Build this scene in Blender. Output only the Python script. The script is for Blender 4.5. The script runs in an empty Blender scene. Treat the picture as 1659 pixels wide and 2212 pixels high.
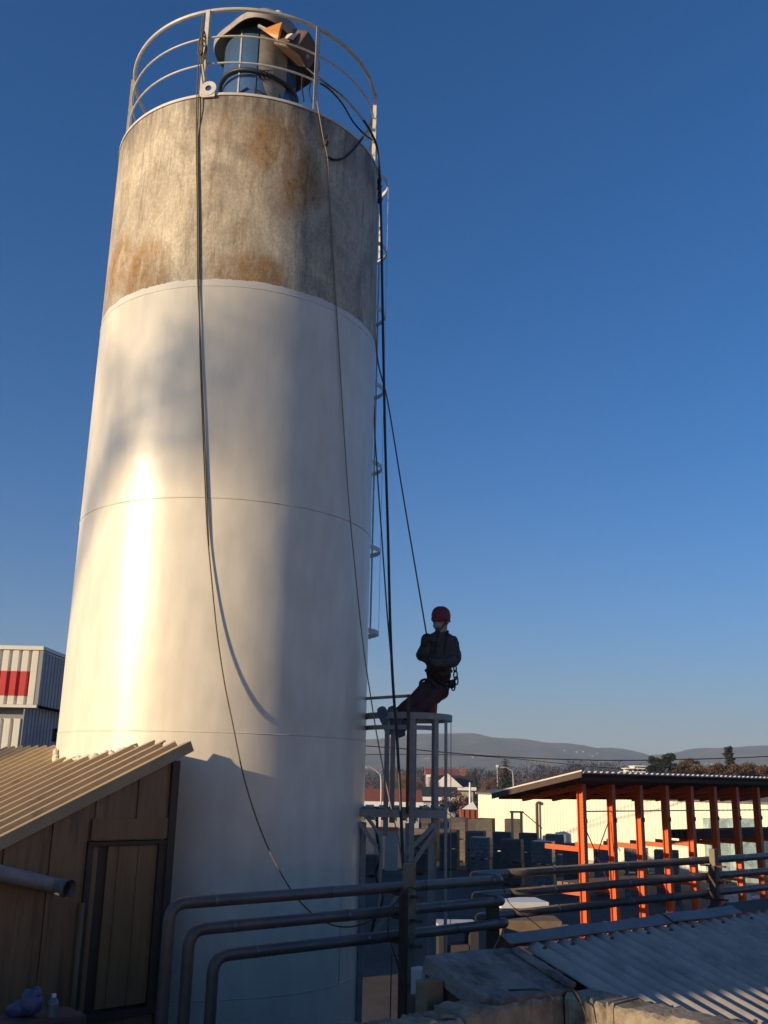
import bpy, bmesh, math, random
from mathutils import Vector, Matrix
random.seed(7)
sc = bpy.context.scene
COL = sc.collection
V = Vector
R_ = math.radians

# ------------------------------------------------------------------ camera
CAMZ = 5.5
FPX, PITCH, ROLL = 2089.0, R_(15.4), R_(1.2)          # focal length in pixels of a 1659 x 2212 picture
cam = bpy.data.cameras.new('camera')
cam.sensor_fit = 'VERTICAL'
cam.sensor_height = 24.0
cam.lens = 24.0 * FPX / 2212.0
cam.clip_start = 0.05
cam.clip_end = 30000
co = bpy.data.objects.new('camera', cam)
COL.objects.link(co)
CROT = Matrix.Rotation(math.pi / 2 + PITCH, 3, 'X') @ Matrix.Rotation(ROLL, 3, 'Z')
co.rotation_euler = CROT.to_euler()
co.location = (0, 0, CAMZ)
sc.camera = co

# ------------------------------------------------------------------ sky and sun
SUN_H = V((-0.857, -0.515, 0)).normalized()
SUN_EL = R_(12.5)
SUN = SUN_H * math.cos(SUN_EL) + V((0, 0, math.sin(SUN_EL)))
world = bpy.data.worlds.new('World')
sc.world = world
world.use_nodes = True
wn = world.node_tree
bg = wn.nodes['Background']
sky = wn.nodes.new('ShaderNodeTexSky')
sky.sky_type = 'NISHITA'
sky.sun_disc = False
sky.sun_elevation = SUN_EL
sky.sun_rotation = math.atan2(SUN_H.x, SUN_H.y) % (2 * math.pi)
sky.altitude = 300
sky.air_density = 1.0
sky.dust_density = 1.2
sky.ozone_density = 8.5
# the sky's own pale ground haze, the same all round the horizon
_tc = wn.nodes.new('ShaderNodeTexCoord'); _sx = wn.nodes.new('ShaderNodeSeparateXYZ'); wn.links.new(_tc.outputs['Generated'], _sx.inputs[0])
_ab = wn.nodes.new('ShaderNodeMath'); _ab.operation = 'ABSOLUTE'; wn.links.new(_sx.outputs[2], _ab.inputs[0])
_ml = wn.nodes.new('ShaderNodeMath'); _ml.operation = 'MULTIPLY'; wn.links.new(_ab.outputs[0], _ml.inputs[0]); _ml.inputs[1].default_value = -8.5
_ex = wn.nodes.new('ShaderNodeMath'); _ex.operation = 'EXPONENT'; wn.links.new(_ml.outputs[0], _ex.inputs[0])
_fa = wn.nodes.new('ShaderNodeMath'); _fa.operation = 'MULTIPLY'; wn.links.new(_ex.outputs[0], _fa.inputs[0]); _fa.inputs[1].default_value = .85
_tn = wn.nodes.new('ShaderNodeMix'); _tn.data_type = 'RGBA'; _tn.blend_type = 'MULTIPLY'; _tn.inputs[0].default_value = 1.0
wn.links.new(sky.outputs[0], _tn.inputs[6]); _tn.inputs[7].default_value = (.72, 1.13, 1.10, 1)
_hz = wn.nodes.new('ShaderNodeMix'); _hz.data_type = 'RGBA'; wn.links.new(_fa.outputs[0], _hz.inputs[0])
wn.links.new(_tn.outputs[2], _hz.inputs[6]); _hz.inputs[7].default_value = (2.95, 2.9, 2.85, 1)
wn.links.new(_hz.outputs[2], bg.inputs[0])
bg.inputs[1].default_value = 0.100
sl = bpy.data.lights.new('sun', 'SUN')
sl.energy = 5.0
sl.angle = R_(0.7)
sl.color = (1.0, 0.755, 0.46)
so = bpy.data.objects.new('sun', sl)
COL.objects.link(so)
so.rotation_euler = (-SUN).to_track_quat('-Z', 'Y').to_euler()
so.location = (-30, -20, 40)
sc.view_settings.view_transform = 'Standard'
sc.view_settings.look = 'None'
sc.view_settings.exposure = 0.39
sc.view_settings.gamma = 1.0
sc.view_settings.use_curve_mapping = False

# ------------------------------------------------------------------ placing helpers (measured picture point -> place at a chosen distance)
CAMP = V((0, 0, CAMZ))
def ray(x, y):
    return CROT @ V(((x - 829.5) / FPX, (1106 - y) / FPX, -1))
def at(x, y, Y):
    d = ray(x, y)
    return CAMP + d * (Y / d.y)
def onl(x, y, q, d):
    """point where the sight line meets the upright plane through q along d"""
    r = ray(x, y)
    n = V((-d.y, d.x, 0))
    t = (V((q.x, q.y, 0)) - V((0, 0, 0))).dot(n) / r.dot(n)
    return CAMP + r * t
def onp(x, y, p, n):
    r = ray(x, y)
    return CAMP + r * ((p - CAMP).dot(n) / r.dot(n))
A = V((0.761, 0.648, 0)).normalized()     # site grid
B = V((-A.y, A.x, 0))
UP = V((0, 0, 1))

# ------------------------------------------------------------------ materials
MATS = {}
def nd(t, k, **kw):
    n = t.nodes.new(k)
    for a, v in kw.items():
        setattr(n, a, v)
    return n
def noise(t, coord, scale, detail=6, rough=.6, stretch=None, dist=0.0):
    if stretch:
        m = nd(t, 'ShaderNodeMapping'); m.inputs['Scale'].default_value = stretch
        t.links.new(coord, m.inputs[0]); coord = m.outputs[0]
    n = nd(t, 'ShaderNodeTexNoise')
    n.inputs['Scale'].default_value = scale; n.inputs['Detail'].default_value = detail
    n.inputs['Roughness'].default_value = rough; n.inputs['Distortion'].default_value = dist
    t.links.new(coord, n.inputs['Vector'])
    return n.outputs[0]
def ramp(t, fac, stops):
    r = nd(t, 'ShaderNodeValToRGB')
    e = r.color_ramp.elements
    while len(e) > 1: e.remove(e[-1])
    e[0].position = stops[0][0]; c = stops[0][1]; e[0].color = c if len(c) == 4 else (*c, 1)
    for p, c in stops[1:]:
        x = e.new(p); x.color = c if len(c) == 4 else (*c, 1)
    t.links.new(fac, r.inputs[0])
    return r.outputs[0]
def mixc(t, fac, a, b):
    m = nd(t, 'ShaderNodeMix', data_type='RGBA')
    for s, v in ((0, fac), (6, a), (7, b)):
        if isinstance(v, (int, float)): m.inputs[s].default_value = v
        elif isinstance(v, tuple): m.inputs[s].default_value = (*v, 1) if len(v) == 3 else v
        else: t.links.new(v, m.inputs[s])
    return m.outputs[2]
def mathn(t, op, a, b=0.0, clamp=False):
    m = nd(t, 'ShaderNodeMath', operation=op, use_clamp=clamp)
    for s, v in ((0, a), (1, b)):
        if isinstance(v, (int, float)): m.inputs[s].default_value = v
        else: t.links.new(v, m.inputs[s])
    return m.outputs[0]
def newmat(name):
    m = bpy.data.materials.new(name); m.use_nodes = True
    t = m.node_tree
    b = t.nodes['Principled BSDF']
    tc = nd(t, 'ShaderNodeTexCoord')
    MATS[name] = m
    return m, t, b, tc.outputs['Object']
def bumpn(t, b, h, strength, dist):
    n = nd(t, 'ShaderNodeBump'); n.inputs['Strength'].default_value = strength; n.inputs['Distance'].default_value = dist
    t.links.new(h, n.inputs['Height']); t.links.new(n.outputs[0], b.inputs['Normal'])
def mat(name, c1, c2=None, scale=6, rough=.6, metal=0.0, stretch=None, dirt=None, dscale=2.5, dcut=(.5, .7), bump=.0, bscale=30, bdist=.01, spec=.5, coat=0, rnd=0.0):
    m, t, b, C = newmat(name)
    c2 = c2 or tuple(x * .72 for x in c1)
    col = ramp(t, noise(t, C, scale, stretch=stretch), [(.3, c2), (.7, c1)])
    if dirt:
        f = ramp(t, noise(t, C, dscale, 8, .7, stretch=stretch), [(dcut[0], (0, 0, 0)), (dcut[1], (1, 1, 1))])
        col = mixc(t, f, col, dirt)
    if rnd:
        oi = nd(t, 'ShaderNodeObjectInfo')
        hs = nd(t, 'ShaderNodeHueSaturation')
        v = mathn(t, 'ADD', mathn(t, 'MULTIPLY', oi.outputs['Random'], rnd * 2), 1 - rnd)
        t.links.new(v, hs.inputs['Value']); t.links.new(col, hs.inputs['Color']); col = hs.outputs[0]
    t.links.new(col, b.inputs['Base Color'])
    rr = mathn(t, 'ADD', mathn(t, 'MULTIPLY', noise(t, C, scale * 2.3), .25), rough - .12, True)
    t.links.new(rr, b.inputs['Roughness'])
    b.inputs['Metallic'].default_value = metal
    b.inputs['Specular IOR Level'].default_value = spec
    if coat: b.inputs['Coat Weight'].default_value = coat
    if bump: bumpn(t, b, noise(t, C, bscale, 6, .65), bump, bdist)
    return m

# ------------------------------------------------------------------ mesh collector
class MB:
    def __init__(s): s.v = []; s.f = []
    def add(s, vs, fs):
        o = len(s.v); s.v += [V(q) for q in vs]; s.f += [tuple(i + o for i in f) for f in fs]
        return s
    def box(s, c, size, ax=None, up=None):
        c = V(c); x, y, z = [q / 2 for q in size]
        X, Y, Z = ax if ax else (V((1, 0, 0)), V((0, 1, 0)), V((0, 0, 1)))
        vs = [c + X * x * i + Y * y * j + Z * z * k for k in (-1, 1) for j in (-1, 1) for i in (-1, 1)]
        return s.add(vs, [(0, 2, 3, 1), (4, 5, 7, 6), (0, 1, 5, 4), (2, 6, 7, 3), (0, 4, 6, 2), (1, 3, 7, 5)])
    def beam(s, p, q, w, h, side=None):
        p, q = V(p), V(q); d = (q - p).normalized()
        sd = side if side else (UP if abs(d.z) < .9 else V((1, 0, 0)))
        X = d.cross(sd).normalized(); Z = X.cross(d)
        return s.box((p + q) / 2, ((q - p).length, w, h), (d, X, Z))
    def tube(s, path, r, n=8, closed=False, caps=True):
        P = [V(p) for p in path]; m = len(P); rs = r if isinstance(r, (list, tuple)) else [r] * m
        vs = []; N = None
        for i, p in enumerate(P):
            if closed: d = P[(i + 1) % m] - P[i - 1]
            else: d = P[min(i + 1, m - 1)] - P[max(i - 1, 0)]
            if d.length < 1e-9: d = V((0, 0, 1))
            d.normalize()
            if N is None:
                N = d.cross(V((0, 0, 1)) if abs(d.z) < .9 else V((1, 0, 0))).normalized()
            else:
                N = (N - d * N.dot(d))
                N = N.normalized() if N.length > 1e-6 else d.orthogonal().normalized()
            M = d.cross(N)
            for k in range(n):
                a = 2 * math.pi * k / n
                vs.append(p + (N * math.cos(a) + M * math.sin(a)) * rs[i])
        fs = []
        for i in range(m if closed else m - 1):
            j = (i + 1) % m
            for k in range(n):
                l = (k + 1) % n
                fs.append((i * n + k, i * n + l, j * n + l, j * n + k))
        if caps and not closed:
            fs.append(tuple(reversed(range(n)))); fs.append(tuple(range((m - 1) * n, m * n)))
        return s.add(vs, fs)
    def lathe(s, prof, n=48, c=(0, 0, 0), a0=0.0, a1=2 * math.pi):
        c = V(c); full = abs(a1 - a0 - 2 * math.pi) < 1e-6
        k = n if full else n + 1
        vs = [c + V((r * math.cos(a0 + (a1 - a0) * i / n), r * math.sin(a0 + (a1 - a0) * i / n), z)) for i in range(k) for r, z in prof]
        m = len(prof); fs = []
        for i in range(n):
            j = (i + 1) % k
            for q in range(m - 1):
                fs.append((i * m + q, j * m + q, j * m + q + 1, i * m + q + 1))
        return s.add(vs, fs)
    def prism(s, poly, ext):
        ext = V(ext); n = len(poly); P = [V(p) for p in poly]
        return s.add(P + [p + ext for p in P], [tuple(reversed(range(n))), tuple(range(n, 2 * n))] + [(i, (i + 1) % n, (i + 1) % n + n, i + n) for i in range(n)])
    def blob(s, c, r, seed=0, sub=1, sq=(1, 1, 1), jit=.2):
        rn = random.Random(seed)
        bm = bmesh.new(); bmesh.ops.create_icosphere(bm, subdivisions=sub, radius=1)
        vs = [V(c) + V((v.co.x * sq[0], v.co.y * sq[1], v.co.z * sq[2])) * r * (1 + rn.uniform(-jit, jit)) for v in bm.verts]
        fs = [tuple(v.index for v in f.verts) for f in bm.faces]; bm.free()
        return s.add(vs, fs)
    def build(s, name, m, parent=None, smooth=False, origin=None, bevel=0.0):
        if parent is not None: o0 = parent.matrix_basis.translation.copy()
        elif origin is not None: o0 = V(origin)
        else:
            xs = [v.x for v in s.v]; ys = [v.y for v in s.v]
            o0 = V(((min(xs) + max(xs)) / 2, (min(ys) + max(ys)) / 2, min(v.z for v in s.v)))
        if parent is not None and parent.parent is not None:
            o0 = o0 + parent.parent.matrix_basis.translation
        me = bpy.data.meshes.new(name)
        me.from_pydata([tuple(v - o0) for v in s.v], [], s.f)
        bm = bmesh.new(); bm.from_mesh(me); bmesh.ops.recalc_face_normals(bm, faces=bm.faces); bm.to_mesh(me); bm.free()
        for mm in (m if isinstance(m, list) else [m]): me.materials.append(MATS[mm] if isinstance(mm, str) else mm)
        if smooth:
            for p in me.polygons: p.use_smooth = True
            if smooth != 'all':
                try: me.set_sharp_from_angle(angle=R_(38))
                except Exception: pass
        o = bpy.data.objects.new(name, me); COL.objects.link(o)
        if parent is not None: o.parent = parent
        else: o.location = o0
        if bevel:
            bv = o.modifiers.new('bevel', 'BEVEL'); bv.width = bevel; bv.segments = 2; bv.limit_method = 'ANGLE'
        return o
def tag(o, label, cat, group=None, kind=None):
    if label: o['label'] = label
    if cat: o['category'] = cat
    if group: o['group'] = group
    if kind: o['kind'] = kind
    return o
def empty(name, loc, label=None, cat=None, group=None):
    o = bpy.data.objects.new(name, None); COL.objects.link(o); o.location = V(loc); o.empty_display_size = .2
    return tag(o, label, cat, group)
def struct(o): o['kind'] = 'structure'; return o
def smooth_path(pts, n=8):
    P = [V(p) for p in pts]; out = []
    for i in range(len(P) - 1):
        p0 = P[max(i - 1, 0)]; p1 = P[i]; p2 = P[i + 1]; p3 = P[min(i + 2, len(P) - 1)]
        for k in range(n):
            t = k / n
            out.append(.5 * ((2 * p1) + (p2 - p0) * t + (2 * p0 - 5 * p1 + 4 * p2 - p3) * t * t + (3 * p1 - p0 - 3 * p2 + p3) * t ** 3))
    out.append(P[-1]); return out
def fillet(pts, r, n=6):
    P = [V(p) for p in pts]; out = [P[0]]
    for i in range(1, len(P) - 1):
        d0 = (P[i - 1] - P[i]); d1 = (P[i + 1] - P[i])
        rr = min(r, d0.length * .45, d1.length * .45)
        a = P[i] + d0.normalized() * rr; b = P[i] + d1.normalized() * rr
        for k in range(n + 1):
            t = k / n; out.append((a * (1 - t) + P[i] * t) * (1 - t) + (P[i] * (1 - t) + b * t) * t)
    out.append(P[-1]); return out
def copy_tree(o, parent=None):
    c = o.copy(); COL.objects.link(c); c.parent = parent
    for ch in [q for q in COL.objects if q.parent == o]: copy_tree(ch, c)
    return c

# ------------------------------------------------------------------ material list
mat('asphalt', (.062, .052, .044), (.036, .030, .026), scale=1.2, rough=.9, dirt=(.09, .08, .07), dscale=.25, bump=.3, bscale=60)
mat('rail_paint', (.62, .58, .50), (.46, .43, .36), scale=14, rough=.45, dirt=(.26, .15, .07), dscale=9, dcut=(.62, .72))
mat('rim_paint', (.70, .66, .58), (.56, .52, .45), scale=9, rough=.4, dirt=(.3, .2, .12), dscale=7, dcut=(.66, .78))
mat('rope', (.15, .12, .085), (.08, .066, .048), scale=60, rough=.9)
mat('rope_light', (.30, .25, .17), (.2, .16, .11), scale=60, rough=.9)
mat('black_rubber', (.012, .012, .013), (.02, .02, .02), rough=.5)
mat('blue_metal', (.105, .205, .36), (.09, .175, .31), scale=4, rough=.25, metal=.45)
mat('hood_grey', (.36, .32, .27), (.26, .23, .19), scale=5, rough=.6, dirt=(.2, .15, .1), dscale=4)
mat('hood_brown', (.14, .085, .06), (.1, .06, .045), scale=6, rough=.6)
mat('orange_plastic', (.62, .25, .05), (.52, .2, .04), rough=.45)
mat('galv', (.36, .36, .36), (.26, .26, .265), scale=10, rough=.5, metal=.35, dirt=(.16, .12, .09), dscale=6, dcut=(.62, .8))
mat('cage_paint', (.32, .30, .28), (.24, .22, .2), scale=12, rough=.55, dirt=(.16, .11, .08), dscale=10, dcut=(.6, .75))
mat('roof_tan', (.47, .345, .19), (.36, .26, .14), scale=3, rough=.55, stretch=(1, 1, 1), dirt=(.16, .12, .08), dscale=3, dcut=(.55, .8), bump=.2, bscale=40, bdist=.004)
mat('foam', (.75, .70, .60), (.6, .55, .46), scale=20, rough=.9, bump=.6, bscale=40)
mat('litter', (.20, .15, .10), (.09, .07, .05), scale=20, rough=.95, rnd=.3)
mat('clad_brown', (.30, .165, .075), (.21, .115, .055), scale=3, rough=.55, stretch=(6, 6, .5), dirt=(.11, .065, .038), dscale=2, rnd=.12)
mat('door_brown', (.30, .165, .065), (.23, .115, .045), scale=3, rough=.5, stretch=(5, 5, .4))
mat('dark_trim', (.085, .046, .028), (.055, .033, .021), rough=.6)
mat('duct_grey', (.36, .31, .27), (.26, .22, .19), scale=5, rough=.5, dirt=(.1, .08, .07))
mat('pipe_wrap', (.175, .138, .115), (.105, .083, .07), scale=5, rough=.42, metal=.25, dirt=(.12, .10, .09), dscale=4, dcut=(.55, .75), bump=.15, bscale=20, bdist=.005)
mat('pipe_band', (.22, .2, .19), rough=.35, metal=.6)
mat('post_tan', (.24, .19, .13), (.17, .135, .09), scale=8, rough=.7, dirt=(.1, .06, .035), dscale=7)
mat('rust_steel', (.10, .055, .035), (.06, .036, .026), scale=16, rough=.8)
mat('fibre_cement', (.36, .34, .31), (.25, .235, .215), scale=5, rough=.85, dirt=(.18, .165, .15), dscale=2.2, dcut=(.5, .75), bump=.25, bscale=70, bdist=.004)
mat('mortar', (.28, .26, .24), (.17, .155, .145), scale=5, rough=.9, dirt=(.085, .07, .06), dscale=3.2, dcut=(.46, .64), bump=.8, bscale=28, bdist=.02)
mat('concrete', (.36, .30, .22), (.22, .18, .135), scale=7, rough=.9, dirt=(.085, .06, .047), dscale=3.0, dcut=(.46, .66), bump=.8, bscale=26, bdist=.02)
mat('flashing', (.20, .195, .19), (.15, .145, .14), scale=6, rough=.5, metal=.3)
mat('brick_dark', (.11, .06, .045), (.075, .042, .034), scale=9, rough=.9, bump=.4, bscale=30)
mat('clad_cream', (.82, .77, .60), (.78, .73, .56), scale=.6, rough=.5)
mat('roof_grey', (.17, .15, .13), (.12, .105, .09), scale=.4, rough=.8)
mat('orange_steel', (.72, .125, .022), (.62, .10, .018), scale=3, rough=.4, dirt=(.35, .08, .03), dscale=5, dcut=(.66, .8))
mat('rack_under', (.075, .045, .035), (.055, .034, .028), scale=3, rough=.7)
mat('sheet_white', (.62, .58, .54), (.5, .46, .42), scale=3, rough=.5)
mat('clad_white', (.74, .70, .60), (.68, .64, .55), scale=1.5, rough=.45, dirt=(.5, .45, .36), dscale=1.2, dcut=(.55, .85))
mat('clad_red', (.58, .05, .035), (.50, .04, .03), scale=2, rough=.45)
mat('clad_shade', (.30, .29, .30), (.25, .24, .25), scale=1.5, rough=.5)  # grey copy of the white cladding, the side's shade put into its colour
mat('blocks_light', (.16, .155, .16), (.12, .115, .12), rough=.7)
mat('blocks_dark', (.12, .098, .088), (.065, .052, .046), scale=1.5, rough=.75, rnd=.3, bump=.3, bscale=8, bdist=.02)
mat('blocks_wrap', (.20, .195, .20), (.07, .066, .072), scale=7, rough=.4, rnd=.25)
mat('pallet_wood', (.20, .14, .085), (.13, .09, .055), scale=5, rough=.85)
mat('roof_tile_red', (.30, .085, .04), (.22, .06, .03), scale=1.5, rough=.8)
mat('bounce_ochre', (.56, .38, .20), (.5, .34, .18), scale=.7, rough=.85)  # ochre of the added unseen hall, chosen for its warm bounce
mat('house_wall', (.42, .38, .34), (.36, .32, .29), scale=.7, rough=.8)
mat('white_wall', (.78, .74, .66), (.7, .66, .58), scale=.7, rough=.7)
mat('dark_slate', (.045, .042, .045), (.03, .028, .03), scale=2, rough=.7)
mat('glass_dark', (.02, .022, .026), (.015, .016, .02), rough=.1)
mat('white_paint', (.78, .77, .74), (.7, .69, .66), rough=.5)
mat('lamp_metal', (.55, .53, .5), (.45, .43, .4), rough=.4, metal=.4)
mat('timber', (.22, .16, .1), (.15, .11, .07), scale=6, rough=.85, stretch=(1, 1, 6))
mat('hill_forest', (.062, .06, .044), (.012, .016, .015), scale=.012, rough=1, spec=.05, dirt=(.11, .085, .05), dscale=.005, dcut=(.52, .62))
mat('bark', (.085, .062, .048), (.055, .042, .034), scale=10, rough=.95)
mat('twigs', (.23, .115, .075), (.14, .08, .058), scale=.08, rough=.95, rnd=.25)
mat('spruce_needles', (.030, .040, .020), (.018, .026, .014), scale=1.0, rough=.8)
mat('pine_needles', (.045, .056, .026), (.026, .034, .018), scale=.8, rough=.8)
mat('autumn_leaves', (.150, .075, .028), (.085, .055, .024), scale=.5, rough=.85, rnd=.2)
mat('cloth_dark', (.085, .072, .066), (.045, .04, .04), scale=16, rough=.95, dirt=(.15, .12, .105), dscale=24, dcut=(.62, .72))
mat('cloth_red', (.085, .022, .024), (.05, .024, .026), scale=14, rough=.95, dirt=(.03, .022, .022), dscale=8, dcut=(.5, .6))
mat('skin', (.42, .25, .18), (.38, .22, .15), scale=8, rough=.6)
mat('helmet_red', (.19, .016, .024), (.15, .013, .02), rough=.6)
mat('mask_grey', (.33, .30, .28), (.27, .25, .23), rough=.7)
mat('boot_blue', (.13, .165, .20), (.09, .115, .14), scale=14, rough=.8)
mat('bag_red', (.34, .02, .025), (.26, .016, .02), rough=.6)
mat('webbing', (.02, .02, .024), (.03, .03, .03), rough=.8)
mat('teal_wrap', (.60, .68, .64), (.10, .26, .27), scale=2.2, rough=.35)
mat('bag_blue', (.055, .06, .15), (.10, .11, .2), scale=9, rough=.35)
mat('bottle_plastic', (.16, .17, .19), rough=.15)
mat('cardboard', (.36, .22, .10), (.28, .17, .08), scale=5, rough=.85)

def silo_materials():
    # fresh gloss coat, with the rolled-on unevenness of a hand-painted tank
    m, t, b, C = newmat('silo_paint')
    n1 = noise(t, C, 1.6, 5, .55)
    col = ramp(t, n1, [(.32, (.70, .645, .535)), (.68, (.775, .715, .60))])
    st = ramp(t, noise(t, C, 3.0, 6, .6, stretch=(3, 3, .25)), [(.55, (0, 0, 0)), (.8, (.35, .35, .35))])
    col = mixc(t, st, col, (.60, .55, .45))
    sp = ramp(t, noise(t, C, 16, 3, .6), [(.76, (0, 0, 0)), (.80, (.5, .5, .5))])
    col = mixc(t, sp, col, (.38, .32, .25))
    dp = ramp(t, noise(t, C, 9, 4, .6, stretch=(4, 4, .07)), [(.64, (0, 0, 0)), (.70, (1, 1, 1))])
    col = mixc(t, mathn(t, 'MULTIPLY', dp, .16), col, (.45, .38, .29))
    ro = ramp(t, noise(t, C, 5, 3, .5, stretch=(1.2, 1.2, .35)), [(.35, (.93, .93, .93)), (.65, (1.04, 1.04, 1.04))])
    mg = nd(t, 'ShaderNodeMix', data_type='RGBA', blend_type='MULTIPLY'); mg.inputs[0].default_value = 1.0
    t.links.new(col, mg.inputs[6]); t.links.new(ro, mg.inputs[7]); col = mg.outputs[2]
    t.links.new(col, b.inputs['Base Color'])
    r = mathn(t, 'ADD', mathn(t, 'MULTIPLY', noise(t, C, 3, 5), .26), .22)
    t.links.new(r, b.inputs['Roughness'])
    b.inputs['Specular IOR Level'].default_value = .55
    bumpn(t, b, mathn(t, 'ADD', mathn(t, 'MULTIPLY', noise(t, C, 1.1, 2), 1.0), mathn(t, 'MULTIPLY', noise(t, C, 55, 3), .05)), .5, .02)
    # old top strake: chalked, rust-stained paint, with the new coat's ragged upper edge
    m, t, b, C = newmat('silo_weathered')
    sx = nd(t, 'ShaderNodeSeparateXYZ'); t.links.new(C, sx.inputs[0])
    z = sx.outputs[2]
    base = ramp(t, noise(t, C, 1.7, 10, .74, stretch=(1, 1, .6), dist=.8), [(.28, (.16, .134, .105)), (.42, (.31, .265, .20)), (.53, (.48, .415, .31)), (.64, (.64, .57, .43))])
    streak = ramp(t, noise(t, C, 4.5, 7, .65, stretch=(3.2, 3.2, .16)), [(.36, (0, 0, 0)), (.62, (1, 1, 1))])
    col = mixc(t, mathn(t, 'MULTIPLY', streak, .5), base, (.36, .315, .24))
    dk = ramp(t, noise(t, C, 3.2, 8, .7, stretch=(2.2, 2.2, .3), dist=.5), [(.52, (0, 0, 0)), (.66, (1, 1, 1))])
    col = mixc(t, mathn(t, 'MULTIPLY', dk, .5), col, (.085, .072, .062))
    # rust: general blotches plus three large patches seen on the tank
    rn = noise(t, C, 4.2, 10, .78, stretch=(1.6, 1.6, .42), dist=.7)
    rf = ramp(t, rn, [(.54, (0, 0, 0)), (.68, (.75, .75, .75))])
    tot = rf
    for (px, py, pz, rx, rz) in PATCH:
        vm = nd(t, 'ShaderNodeVectorMath', operation='SUBTRACT'); t.links.new(C, vm.inputs[0]); vm.inputs[1].default_value = (px, py, pz)
        mp = nd(t, 'ShaderNodeMapping'); t.links.new(vm.outputs[0], mp.inputs[0]); mp.inputs['Scale'].default_value = (1 / rx, 1 / rx, 1 / rz)
        ln = nd(t, 'ShaderNodeVectorMath', operation='LENGTH'); t.links.new(mp.outputs[0], ln.inputs[0])
        g = mathn(t, 'MULTIPLY', mathn(t, 'SUBTRACT', 1.3, ln.outputs['Value'], True), 1.7, True)
        g = mathn(t, 'MULTIPLY', g, ramp(t, rn, [(.36, (0, 0, 0)), (.56, (1, 1, 1))]), True)
        tot = mathn(t, 'MAXIMUM', tot, g)
    rc = ramp(t, noise(t, C, 9, 6, .7), [(.3, (.19, .10, .045)), (.7, (.40, .25, .10))])
    col = mixc(t, tot, col, rc)
    # flaked white marks
    wf = ramp(t, noise(t, C, 7, 9, .75, stretch=(2.4, 2.4, .5)), [(.655, (0, 0, 0)), (.69, (1, 1, 1))])
    col = mixc(t, mathn(t, 'MULTIPLY', wf, .7), col, (.46, .42, .35))
    sk = ramp(t, noise(t, C, 22, 4, .6), [(.70, (0, 0, 0)), (.74, (1, 1, 1))])
    col = mixc(t, mathn(t, 'MULTIPLY', sk, .6), col, (.05, .04, .034))
    # dark grime just below the rim
    topg = mathn(t, 'MULTIPLY', mathn(t, 'SUBTRACT', z, 13.2 - .55), 2.2, True)
    topg = mathn(t, 'MULTIPLY', topg, ramp(t, noise(t, C, 3, 8, .7, stretch=(2.5, 2.5, .35)), [(.4, (0, 0, 0)), (.65, (1, 1, 1))]), True)
    col = mixc(t, mathn(t, 'MULTIPLY', topg, .8), col, (.07, .055, .045))
    fg = ramp(t, noise(t, C, 42, 5, .7, stretch=(1, 1, .6)), [(.36, (.80, .785, .77)), (.64, (1.30, 1.28, 1.24))])
    mg = nd(t, 'ShaderNodeMix', data_type='RGBA', blend_type='MULTIPLY'); mg.inputs[0].default_value = .75
    t.links.new(col, mg.inputs[6]); t.links.new(fg, mg.inputs[7]); col = mg.outputs[2]
    dr = ramp(t, noise(t, C, 11, 5, .6, stretch=(3.4, 3.4, .10)), [(.60, (0, 0, 0)), (.66, (1, 1, 1))])
    col = mixc(t, mathn(t, 'MULTIPLY', dr, .36), col, (.12, .09, .065))
    # new coat
    edge = mathn(t, 'ADD', 10.735, mathn(t, 'MULTIPLY', noise(t, C, 5, 7, .7), .09))
    nf = mathn(t, 'LESS_THAN', z, edge)
    col = mixc(t, nf, col, (.70, .66, .59))
    t.links.new(col, b.inputs['Base Color'])
    rr = mathn(t, 'SUBTRACT', mathn(t, 'ADD', .62, mathn(t, 'MULTIPLY', tot, .2)), mathn(t, 'MULTIPLY', nf, .3))
    t.links.new(rr, b.inputs['Roughness'])
    bumpn(t, b, mathn(t, 'ADD', noise(t, C, 30, 6, .7), mathn(t, 'MULTIPLY', nf, .5)), .25, .006)
PATCH = [(-.92, -1.45, 10.98, .34, .42), (.55, -1.63, 12.6, .38, .42), (.82, -1.51, 12.2, .30, .5), (.33, -1.69, 10.88, .4, .25), (-1.3, -1.1, 11.3, .3, .35)]
silo_materials()

# ================================================================== THE SETTING
g = MB()
g.add([(-9000, -9000, 0), (9000, -9000, 0), (9000, 9000, 0), (-9000, 9000, 0)], [(0, 1, 2, 3)])
struct(g.build('ground', 'asphalt', origin=(0, 0, 0)))

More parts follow.
